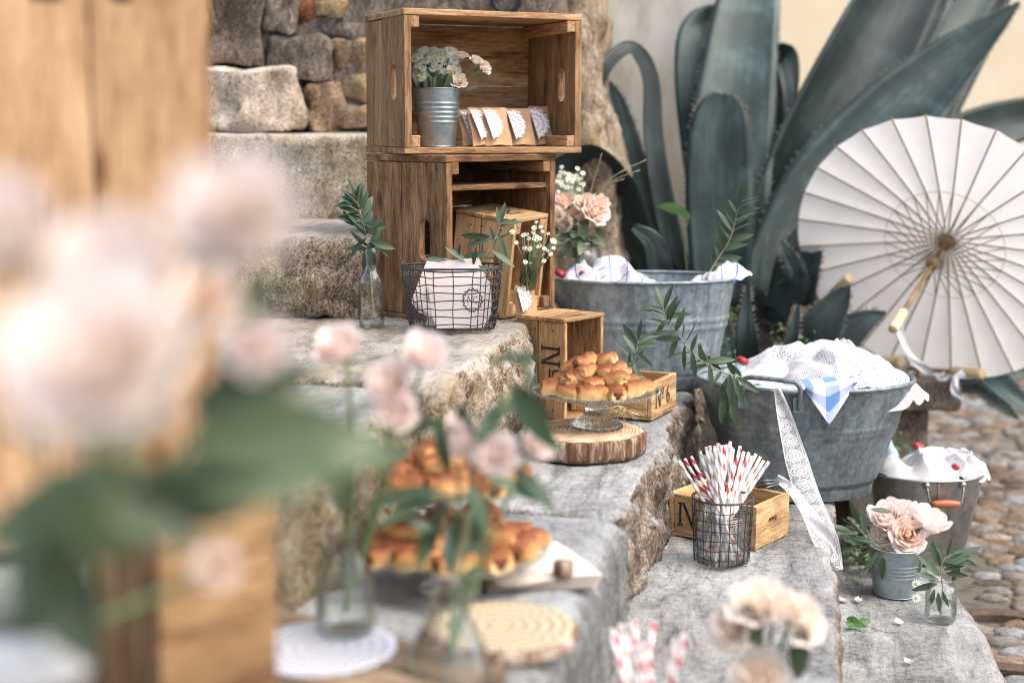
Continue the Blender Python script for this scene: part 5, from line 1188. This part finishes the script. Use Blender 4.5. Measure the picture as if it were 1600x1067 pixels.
# long olive sprig hanging at the round tub
sg = sprig('long olive branch hanging over the rim of the round tub', [at_d(1190, 592, 2.88), at_d(1140, 585, 2.84), at_d(1090, 560, 2.78), at_d(1062, 528, 2.74), at_d(1042, 500, 2.72), at_d(1036, 482, 2.72)], 26, .052, OL, start=.1, spread=1.0)
for (x, y, dx, dz, L) in ((1140, 585, .1, -1, .06), (1136, 590, -.3, -1, .055), (1145, 588, .5, -1, .06), (1150, 590, .9, -.5, .055), (1128, 600, .2, -1, .06), (1132, 615, -.1, -1, .06), (1138, 620, .35, -1, .06), (1070, 540, 0, -1, .05), (1082, 550, .1, -1, .05), (1060, 525, -.4, -1, .05), (1040, 500, -.6, -.9, .04), (1040, 495, .9, .15, .05), (1038, 488, -.4, 1, .04), (1108, 570, .2, -1, .05), (1100, 566, .9, .2, .06)):
    put_leaf(sg, OL, at_d(x, y, 2.75) - sg.location, RT * dx + Vector((0, -.25, dz)), L, rnd.uniform(-.8, .8))
sprig('grey olive sprig standing up from the oval tub end', [farL + RT * .12 + Vector((0, 0, .2)), at_d(1118, 410, 3.16), at_d(1140, 375, 3.15), at_d(1150, 340, 3.15), at_d(1158, 312, 3.14)], 22, .055, OL, start=.2)

# ------------------------------------------------------------------ lowest step: roses, jar
rf = thing('flower_bunch', 'peach and pink garden roses with olive leaves in the low zinc pot', 'flowers', pot2 + Vector((0, 0, .05)))
for (px, py, R, kind, d) in ((1392, 812, .042, 'rose_pink', (-.2, -.5, .9)), (1418, 836, .036, 'rose_coral', (.1, -1, .5)), (1448, 818, .042, 'rose_pink', (.4, -.2, 1)), (1385, 836, .028, 'rose_cream', (-.4, -1, .4)), (1424, 852, .022, 'rose_peach', (.2, -1, .1)), (1408, 800, .03, 'rose_pink', (0, -.1, 1))):
    bloom(rf, kind, at_d(px, py, 2.84 + rnd.uniform(-.02, .02)), R, d, pot2 + Vector((0, 0, .06)))
for (x, y, dx, dz, L) in ((1370, 850, -1, .5, .06), (1362, 845, -1, .1, .06), (1365, 856, -.9, -.4, .055), (1372, 862, -.6, -.9, .05), (1380, 868, -.1, -1, .05), (1400, 868, .1, -1, .045), (1432, 866, .3, -1, .045), (1345, 820, -.5, .9, .06), (1340, 835, -1, .3, .06), (1415, 840, .7, .5, .04), (1352, 835, -.2, 1, .05), (1388, 856, .6, -.2, .05), (1410, 858, -.3, -.6, .045), (1345, 850, -.9, -.3, .06), (1330, 830, -.8, .4, .05), (1395, 800, -1, .2, .05), (1440, 862, .8, .3, .05)):
    put_leaf(rf, OL, at_d(x, y, 2.81) - rf.location, RT * dx + Vector((0, -.2, dz)), L, rnd.uniform(-.8, .8))
for (x, y) in ((1330, 812), (1345, 800), (1322, 838)):
    m = MB(); m.tube(spline([pot2 + Vector((0, 0, .08)) - rf.location, at_d(1365, 850, 2.82) - rf.location, at_d(x, y, 2.82) - rf.location], 10), .0013, 5); m.build('stem', 'twig', rf)
jl = on(1469, 2.70, ZD + .003); glass_vessel('glass_jar', 'small clear glass jar with olive leaves on the lowest step', 'jar', jl, [(.025, 0), (.0285, .004), (.0295, .012), (.0295, .060), (.027, .068), (.024, .072), (.0245, .075), (.0245, .084)], water=.035)
sg = sprig('short olive sprig standing in the small glass jar', [jl + Vector((0, 0, .012)), jl + Vector((.002, .002, .06)), at_d(1470, 885, 2.69), at_d(1482, 868, 2.69), at_d(1497, 872, 2.69)], 10, .05, OL, start=.45)
for (x, y, dx, dz, L) in ((1468, 900, -.7, .8, .06), (1466, 905, -.9, .3, .05), (1464, 912, -.9, -.2, .05), (1475, 890, .8, .3, .05), (1478, 895, .9, -.1, .045), (1484, 872, .9, .1, .04), (1496, 880, -.2, -1, .04), (1470, 885, -.5, 1, .05), (1466, 925, .1, -1, .04), (1472, 922, .4, -1, .035), (1460, 920, -.2, -1, .035)):
    put_leaf(sg, OL, at_d(x, y, 2.69) - sg.location, RT * dx + Vector((0, -.1, dz)), L, rnd.uniform(-.8, .8))
# fallen petals, leaves and two daisies
pm = MB(); pm.grid(lambda u, v: ((u - .5) * .02, (v - .5) * .016 * math.sin(math.pi * (.15 + .8 * u)), .004 * ((2 * u - 1) ** 2 + (2 * v - 1) ** 2) + .001), 5, 5); PET = pm.mesh('fallen_petal', 'rose_cream')
for (x, y, z, l) in ((1030, 862, ZC, 'crumpled cream petal on the straw step near the riser'), (1036, 857, ZC, 'pale petal lying against the riser on the straw step'), (1318, 940, ZD, 'yellowed petal at the foot of the straw step riser'), (1340, 940, ZD, 'cream petal between pot and riser on the lowest step'), (1404, 974, ZD, 'cream petal below the low zinc pot'), (1420, 1036, ZD, 'tiny pale petal on the bare part of the lowest step')):
    o = link('fallen_petal', PET); o.location = at(x, y, z + .003); o.rotation_euler = (rnd.uniform(-.2, .2), rnd.uniform(-.2, .2), rnd.uniform(0, 6)); tag(o, l, 'petal')
fl = thing('fallen_leaf', 'fresh green leaf cluster lying on the lowest step', 'leaf', at(1338, 975, ZD + .004))
for k in range(5): put_leaf(fl, [leaf_mesh('leaf', 1, .6, 'bright_leaf')] if k == 0 else [fl.children[0].data], Vector((rnd.uniform(-.008, .008), rnd.uniform(-.008, .008), .003)), Vector((math.cos(k * 1.4), math.sin(k * 1.4), .12)), .026, rnd.uniform(-.4, .4))
for (x, y, l) in ((1432, 912, 'upper white daisy leaning on the low zinc pot'), (1432, 934, 'lower white daisy on the step by the low zinc pot')):
    o = link('daisy', DAISY); o.matrix_world = Matrix.Translation(at_d(x, y, 2.80)) @ Vector((-.1, -1, .5)).to_track_quat('Z', 'Y').to_matrix().to_4x4() @ Matrix.Scale(.010, 4); tag(o, l, 'daisy')

# ------------------------------------------------------------------ parasols
pc = at_d(1480, 376, 3.74); ax_ = (-FW * .69 - RT * .50 - UP * .52).normalized()
par = thing('paper_parasol', 'open white paper parasol with bamboo ribs leaning on the agave', 'parasol', pc, rot=ax_.to_track_quat('Z', 'Y').to_euler())
NR = 28; PR, PD_ = .385, .068
def cone(r, dz=0.0): return dz + PD_ * (r / PR) ** 1.25
for k in range(NR):
    a0_, a1_ = 2 * math.pi * k / NR, 2 * math.pi * (k + 1) / NR
    def fn(u, v, a0_=a0_, a1_=a1_):
        r = .012 + (PR - .012) * v; a = a0_ + (a1_ - a0_) * u; sag = 4 * u * (1 - u); rr_ = r * (1 - .005 * sag * v); return (rr_ * math.cos(a), rr_ * math.sin(a), cone(r) + .006 * sag * v)
    m = MB(); m.grid(fn, 4, 8); m.build('panel', 'canopy', par)
    a = a0_; c, s_ = math.cos(a), math.sin(a)
    m = MB(); m.tube([(r * c, r * s_, cone(r) + .004) for r in (.018, .12, .24, .34, PR + .008)], .0021, 6); m.build('rib', 'bamboo', par)
    m = MB(); m.tube([(.014 * c, .014 * s_, .115), (.155 * c, .155 * s_, cone(.155) + .006)], .0015, 5); m.build('strut', 'bamboo', par)
m = MB(); m.tube([(.157 * math.cos(a), .157 * math.sin(a), cone(.157) + .008) for a in [2 * math.pi * i / 56 for i in range(56)]], .0006, 4, closed=True); m.build('rib_thread', 'iron', par)
m = MB(); m.lathe([(.0005, -.01), (.012, -.01), (.020, .0), (.021, .016), (.013, .022), (.0005, .022)], 24); m.build('crown_hub', 'bamboo', par)
m = MB(); m.lathe([(.0005, .112), (.013, .112), (.018, .12), (.018, .132), (.012, .142), (.0005, .142)], 24); m.build('runner', 'bamboo', par)
m = MB(); m.tube([(0, 0, .0), (0, 0, .25), (0, 0, .41)], .0062, 12); m.build('shaft', 'bamboo', par)
m = MB(); m.lathe([(.0005, .37), (.0105, .37), (.012, .375), (.0125, .45), (.011, .454), (.0005, .454)], 20); m.build('handle', 'handle_wood', par)
def closed_parasol(label, tip, end, bow=True):
    d = (end - tip); L = d.length; q = d.to_track_quat('Z', 'Y'); root = thing('closed_parasol', label, 'parasol', tip, rot=q.to_euler())
    m = MB(); m.lathe([(.0005, .0), (.013, .0), (.0145, .004), (.0145, .085), (.012, .09), (.0005, .09)], 20); m.build('handle', 'handle_wood', root)
    m = MB(); m.tube([(0, 0, .085), (0, 0, L * .55), (0, 0, L)], .0065, 10); m.build('shaft', 'bamboo', root)
    m = MB(); m.lathe([(.020, L * .42), (.032, L * .46), (.030, L * .7), (.018, L * .98), (.0005, L)], 40, wob=lambda a, z: 1 + .10 * math.cos(14 * a)); m.build('folded_canopy', 'canopy', root)
    m = MB(); m.tube([(.024 * math.cos(a), .024 * math.sin(a), L * .42) for a in [2 * math.pi * i / 20 for i in range(20)]], .003, 5, closed=True); m.build('rib_ends', 'bamboo', root)
    if bow:
        m = MB()
        for s_ in (-1, 1): m.tube(spline([(0, 0, .11), (s_ * .02, -.016, .125), (s_ * .034, -.02, .11), (s_ * .016, -.018, .10), (0, -.012, .11)], 16), [.003 + .002 * math.sin(i) ** 2 for i in range(17)], 6)
        m.build('ribbon_bow', 'satin', root)
    return root
closed_parasol('closed parasol with pale handle and white bow lying across the bench', at_d(1536, 584, 3.72), at_d(1290, 566, 4.12))
closed_parasol('closed parasol with short handle end beside the lace heap', at_d(1408, 566, 3.70), at_d(1150, 560, 4.2), bow=False)
closed_parasol('closed parasol with ribboned handle pointing up beside the agave pup', at_d(1328, 434, 3.74), at_d(1200, 560, 4.15))
ribbon('thin white ribbon trailing from the open parasol handle', [at_d(1402, 500, 3.66), at_d(1412, 535, 3.66), at_d(1425, 560, 3.68), at_d(1450, 580, 3.70), at_d(1458, 588, 3.70)], .022, 'satin', .9, 'satin_ribbon')
ribbon('white ribbon tail hanging from the bow over the bench edge', [at_d(1506, 582, 3.70), at_d(1494, 590, 3.70), at_d(1492, 610, 3.70), at_d(1502, 626, 3.70)], .020, 'satin', .7, 'satin_ribbon')
# ------------------------------------------------------------------ near things, out of focus
# two honey coloured crates at the left
rzf = PSI + R_(17)
fgL = corner_loc(0, 0, 0, rzf, .20, -.12, on(350, 1.30, ZA)); fgL.z = ZA
crF, cF = crate_shelf('tall honey coloured crate with black print beside the peonies', fgL, rzf, .40, .62, .24, 'wood_fg', t=.014, slot=False, nback=4, ntop=2, group=None)
# boarded front of the tall crate, standing with its base boards towards the steps
for k in range(4): plank(crF, 'wood_fg', (.596, .0985, .012), basis(Z_, X_, (0, -1, 0), (-.15 + .10 * k, -.127, .31)))
stencil(crF, [('N', 0, 0, 1), ('o', 1.0, .38, .95), ('bar', 1.0, .36, 1)], .10, basis(X_, Z_, (0, -1, 0), (.055, -.1335, .48)))
stencil(crF, [('N', 0, 0, 1)], .10, basis(X_, Z_, (0, -1, 0), (-.10, -.1335, .46)))
rzg = PSI + R_(44); lgL = corner_loc(0, 0, 0, rzg, -.05, -.045, on(232, 1.0, ZB + .29)); lgL.z = ZB + .009
crG, cG = crate_shelf('low orange brown crate under the peony jar', lgL, rzg, .10, .29, .09, 'wood', t=.010, slot=False, nback=3, ntop=2)
for k in range(3): plank(crG, 'wood', (.098, .090, .008), basis(X_, Z_, (0, -1, 0), (0, -.050, .056 + .092 * k)))
# peonies in a jar
tz = ZB + .009 + .276; pj = on(52, .74, tz - .12 + .0); pj.z = .757
stand = crate_box('small wooden box carrying the peony jar', Vector((pj.x, pj.y, ZB + .009)), PSI, .15, .12, pj.z - ZB - .010, 'board', slot=None)[0]
plank(stand, 'board', (.16, .13, .008), basis(X_, Y_, Z_, (0, 0, pj.z - ZB - .015)), name='lid')
pjr = glass_vessel('glass_jar', 'glass jar with a white lace band holding the peonies', 'jar', pj, [(.03, 0), (.0335, .003), (.0345, .01), (.0345, .11), (.031, .118), (.031, .126)], water=.07)
m = MB(); m.lathe([(.0352, .052), (.0358, .053), (.0358, .080), (.0352, .081)], 40); m.build('lace_band', 'satin', pjr)
pf = thing('flower_bunch', 'big blush peonies with dark leaves right before the tall crate', 'flowers', pj + Vector((0, 0, .05)))
for (px, py, R, d, dd, kind) in ((158, 568, .029, (.1, -1, .6), .47, 'peony'), (2, 372, .021, (-.2, -1, .6), .50, 'peony'), (172, 420, .020, (0, -1, .7), .52, 'peony'), (368, 340, .021, (.3, -1, .6), .50, 'peony'), (322, 470, .017, (.4, -1, .4), .68, 'rose_peach'), (400, 545, .016, (.5, -1, .4), .68, 'rose_pink'), (340, 884, .013, (.2, -1, .3), .78, 'rose_peach')):
    bloom(pf, kind, at_d(px, py, dd), R, d, pj + Vector((0, 0, .06)), .002)
for (x, y, dx, dz, L, dd) in ((300, 690, 1, .12, .075, .64), (270, 735, 1, .05, .08, .64), (430, 690, 1, .0, .055, .66), (200, 780, .9, .1, .07, .64), (90, 760, -.2, -.7, .07, .66), (60, 700, -.6, .3, .05, .64), (120, 720, .5, -.3, .07, .64), (160, 800, .8, .3, .06, .66), (60, 830, .2, -.4, .07, .68), (340, 520, .5, .5, .04, .68), (330, 560, .9, -.2, .05, .69), (290, 430, .4, .4, .03, .68), (250, 790, .9, .3, .05, .66), (20, 800, .7, .1, .08, .68), (300, 640, .8, .3, .06, .7), (110, 850, .5, .2, .06, .7), (-20, 840, .6, .2, .07, .68), (120, 690, .6, .2, .05, .63)):
    put_leaf(pf, RLm, at_d(x, y, dd) - pf.location, RT * dx + Vector((0, -.1, dz)), L, rnd.uniform(-.5, .5) + 1.0)

# board with doily and bottle of spray roses
bdL = on(430, 1.40, ZB + .009); bd = thing('wooden_board', 'weathered brown board under the white doily and rose bottle', 'board', bdL, PSI + R_(-34))
for k in range(3): plank(bd, 'board', (.40, .07, .022), basis(X_, Y_, Z_, (0, -.075 + .075 * k, .034)))
for x in (-.15, .15): plank(bd, 'board', (.22, .03, .022), basis(Y_, X_, (0, 0, -1), (x, 0, .0115)), name='batten')
zbd = ZB + .009 + .046
def doily(label, loc, R, mat, n=60):
    m = MB(); w = lambda a, z: 1 + .035 * abs(math.sin(9 * a)); m.lathe([(.0005, .0005), (R * .5, .001), (R * .9, .0015), (R, .001), (R, .0), (.0005, -.0004)], 120, wob=w); o = m.build('doily', mat); o.location = loc; return tag(o, label, 'doily')
dl = at(500, 1012, zbd + .002); doily('white crocheted doily under the bottle of spray roses', dl, .074, 'white_doily')
v1 = at(540, 985, zbd + .0045); glass_vessel('glass_bottle', 'clear glass bottle of pink spray roses on the white doily', 'bottle', v1, [(.026, 0), (.030, .004), (.031, .012), (.029, .05), (.021, .075), (.0155, .09), (.0150, .104), (.018, .108)], water=.05)
f1 = thing('flower_bunch', 'four pink spray roses in the bottle on the white doily', 'flowers', v1 + Vector((0, 0, .03)))
for (px, py, R, d) in ((533, 545, .024, (-.2, -.7, .8)), (663, 556, .023, (.3, -.7, .8)), (612, 598, .023, (0, -1, .4)), (622, 642, .022, (.2, -1, .3))): bloom(f1, 'rose_pink', at_d(px, py, 1.37), R, d, v1 + Vector((0, 0, .02)), .0022)
for (x, y, dx, dz, L) in ((520, 760, -.4, .9, .05), (545, 740, .5, .8, .05), (530, 700, -.8, .3, .05), (560, 720, .8, .2, .05), (535, 800, .1, .9, .05), (440, 690, 1, .1, .07)): put_leaf(f1, RLm, at_d(x, y, 1.37) - f1.location, RT * dx + Vector((0, -.1, dz)), L, rnd.uniform(-.6, .6))

# teardrop vase with roses and olive leaves
v2 = on(702, 1.37, ZB + .009); glass_vessel('glass_vase', 'teardrop clear glass vase of roses and olive beside the crochet doily', 'vase', v2, [(.030, 0), (.044, .006), (.048, .024), (.043, .05), (.030, .078), (.018, .105), (.0135, .128), (.0145, .138)], water=.04)
f2 = thing('flower_bunch', 'pink spray roses with olive leaves in the teardrop vase', 'flowers', v2 + Vector((0, 0, .05)))
for (px, py, R, d) in ((775, 711, .023, (.1, -1, .4)), (836, 698, .016, (.6, -.8, .4)), (728, 690, .019, (-.2, -.8, .6)), (718, 662, .012, (0, -.4, 1))): bloom(f2, 'rose_pink', at_d(px, py, 1.36), R, d, v2 + Vector((0, 0, .05)), .002)
NE = v2 + Vector((0, 0, .12))
for (x0, y0, x1, y1, mm) in ((738, 800, 800, 590, 0), (735, 800, 740, 700, 0), (730, 820, 690, 770, 0), (740, 790, 840, 740, 0), (725, 830, 640, 840, 0)):
    m = MB(); m.tube(spline([NE - f2.location, at_d(x0, y0, 1.36) - f2.location, at_d(x1, y1, 1.36) - f2.location], 12), .0015, 5); m.build('stem', 'twig', f2)
for (x0, y0, x1, y1) in ((745, 690, 800, 605), (748, 700, 778, 640), (800, 570, 825, 560), (762, 568, 820, 550), (822, 560, 832, 600), (815, 600, 855, 655), (800, 600, 850, 690), (690, 660, 620, 668), (720, 680, 690, 670), (690, 765, 575, 780), (690, 775, 600, 800), (700, 790, 640, 870), (690, 800, 655, 880), (720, 800, 690, 880), (712, 810, 700, 870), (735, 780, 750, 850), (760, 745, 845, 770), (700, 740, 690, 680), (730, 760, 770, 830), (800, 730, 865, 785), (715, 860, 760, 855), (680, 830, 648, 815), (740, 720, 720, 640), (690, 720, 684, 650)):
    a_ = at_d(x0, y0, 1.355 + rnd.uniform(-.02, .02)); b_ = at_d(x1, y1, 1.35 + rnd.uniform(-.03, .03)); put_leaf(f2, OL if rnd.random() < .6 else DL, a_ - f2.location, b_ - a_, max(.034, (b_ - a_).length * 1.15), rnd.uniform(-1.0, 1.0))

# two-tier glass stand with pastries, napkins, crochet doily on a wooden round
wr = at(782, 985, ZB + .02); wd = thing('wooden_round', 'thin round wooden board under the cream crochet doily', 'board', Vector((wr.x, wr.y, ZB + .009)))
m = MB(); m.lathe([(.0005, 0), (.082, 0), (.086, .004), (.086, .012), (.083, .015), (.0005, .015)], 70); m.build('board', 'bark', wd, sharp=True)
doily('cream crocheted doily on the thin wooden round', Vector((wr.x, wr.y, ZB + .0255)), .078, 'crochet')
nl = on(828, 1.80, ZB + .010); 
for k in range(4):
    m = MB(); m.grid(lambda u, v, k=k: ((u - .5) * .135, (v - .5) * .15, .0035 * k + .0012 * math.sin(u * 8 + v * 5 + k)), 10, 10, lambda u, v: (u, v)); m.grid(lambda u, v, k=k: ((.5 - u) * .135, (v - .5) * .15, .0035 * k + .0026 + .0012 * math.sin((1 - u) * 8 + v * 5 + k)), 10, 10, lambda u, v: (u, v))
    o = m.build('linen_napkin', 'linen'); o.location = nl; o.rotation_euler = (0, 0, PSI + R_(12 + 3 * k)); tag(o, ('lowest', 'second', 'third', 'topmost')[k] + ' folded linen napkin of the stack beside the tiered stand', 'napkin', 'folded napkins')
ts = on(712, 1.74, ZB + .010); tst = thing('tiered_stand', 'two tier glass pastry stand on the smooth slab', 'cake stand', ts)
m = MB(); m.lathe([(.0005, .0), (.045, .0), (.046, .003), (.02, .012), (.014, .03), (.02, .035), (.10, .040), (.112, .047), (.113, .050), (.108, .0495), (.098, .044), (.0005, .0405)], 64); m.build('lower_plate', 'glass', tst)
m = MB(); m.lathe([(.0005, .04), (.010, .04), (.008, .06), (.011, .09), (.008, .115), (.02, .122), (.080, .126), (.091, .133), (.092, .136), (.087, .1355), (.078, .130), (.0005, .1265)], 64); m.build('upper_plate', 'glass', tst)
for (rings_, z0, lab) in ((((12, .086, 0), (7, .050, .003), (5, .058, .021)), .044, 'lower'), (((9, .068, 0), (5, .034, .003), (4, .036, .022)), .130, 'upper')):
    for (n_, r0, lift) in rings_:
        for k in range(n_):
            a = 2 * math.pi * k / n_ + rnd.uniform(-.15, .15) + r0 * 40; r = r0 * rnd.uniform(.92, 1.06)
            bun(ts + Vector((r * math.cos(a), r * math.sin(a), z0 + lift + rnd.uniform(0, .004))), rnd.uniform(.029, .034), a + rnd.choice((R_(90), R_(180), R_(140))) + rnd.uniform(-.5, .5), 'golden baked pastry roll on the %s plate of the tiered stand' % lab, 'pastries on the tiered stand, %s plate' % lab, tilt=rnd.uniform(-.2, .2))
cork = MB(); cork.lathe([(.0005, 0), (.011, 0), (.013, .003), (.012, .016), (.0005, .018)], 20); o = cork.build('cork_stopper', 'bark'); o.location = on(880, 1.74, ZB + .026); tag(o, 'small brown cork on the napkin corner beside the tiered stand', 'cork')

# near cup of straws and near roses on the straw step
c2 = on(1002, 1.60, ZC + .003); wire_cup('wire cup of straws standing in front of the smooth slab corner', c2, .040, .10)
for k in range(16):
    a = rnd.uniform(0, 6.3); r = .025 * math.sqrt(rnd.random()); b_ = c2 + Vector((r * math.cos(a + 2), r * math.sin(a + 2), .012)); t_ = c2 + Vector((math.cos(a) * .048 * rnd.random() ** .5, math.sin(a) * .048 * rnd.random() ** .5, .2)); d = (t_ - b_).normalized()
    red = k % 2 != 0; straw('straw_red' if red else 'straw_grey', b_, b_ + d * .197, ('red' if red else 'taupe') + ' and white striped paper straw in the cup by the slab corner', ('red' if red else 'taupe') + ' straws in the near cup')
v3 = on(1190, 1.52, ZC + .003); glass_vessel('glass_bottle', 'clear glass bottle of peach roses standing on the straw step', 'bottle', v3, btl(.03, .14), water=.06)
f3 = thing('flower_bunch', 'loose cream peach roses in the bottle on the straw step', 'flowers', v3 + Vector((0, 0, .05)))
for (px, py, R, d) in ((1145, 982, .024, (-.5, -.8, .3)), (1186, 948, .030, (-.1, -.6, .9)), (1248, 968, .027, (.6, -.6, .6)), (1188, 1062, .030, (0, -1, .4)), (1215, 950, .026, (.3, -.3, 1))): bloom(f3, 'rose_cream', at_d(px, py, 1.5), R, d, v3 + Vector((0, 0, .08)), .0025)
for (x, y, dx, dz, L) in ((1240, 1020, .2, 1, .05), (1165, 1010, .2, .9, .04), (1185, 1010, -.2, 1, .05), (1245, 1060, .1, .9, .06)): put_leaf(f3, RLm, at_d(x, y, 1.5) - f3.location, RT * dx + Vector((0, -.1, dz)), L, rnd.uniform(-.6, .6))
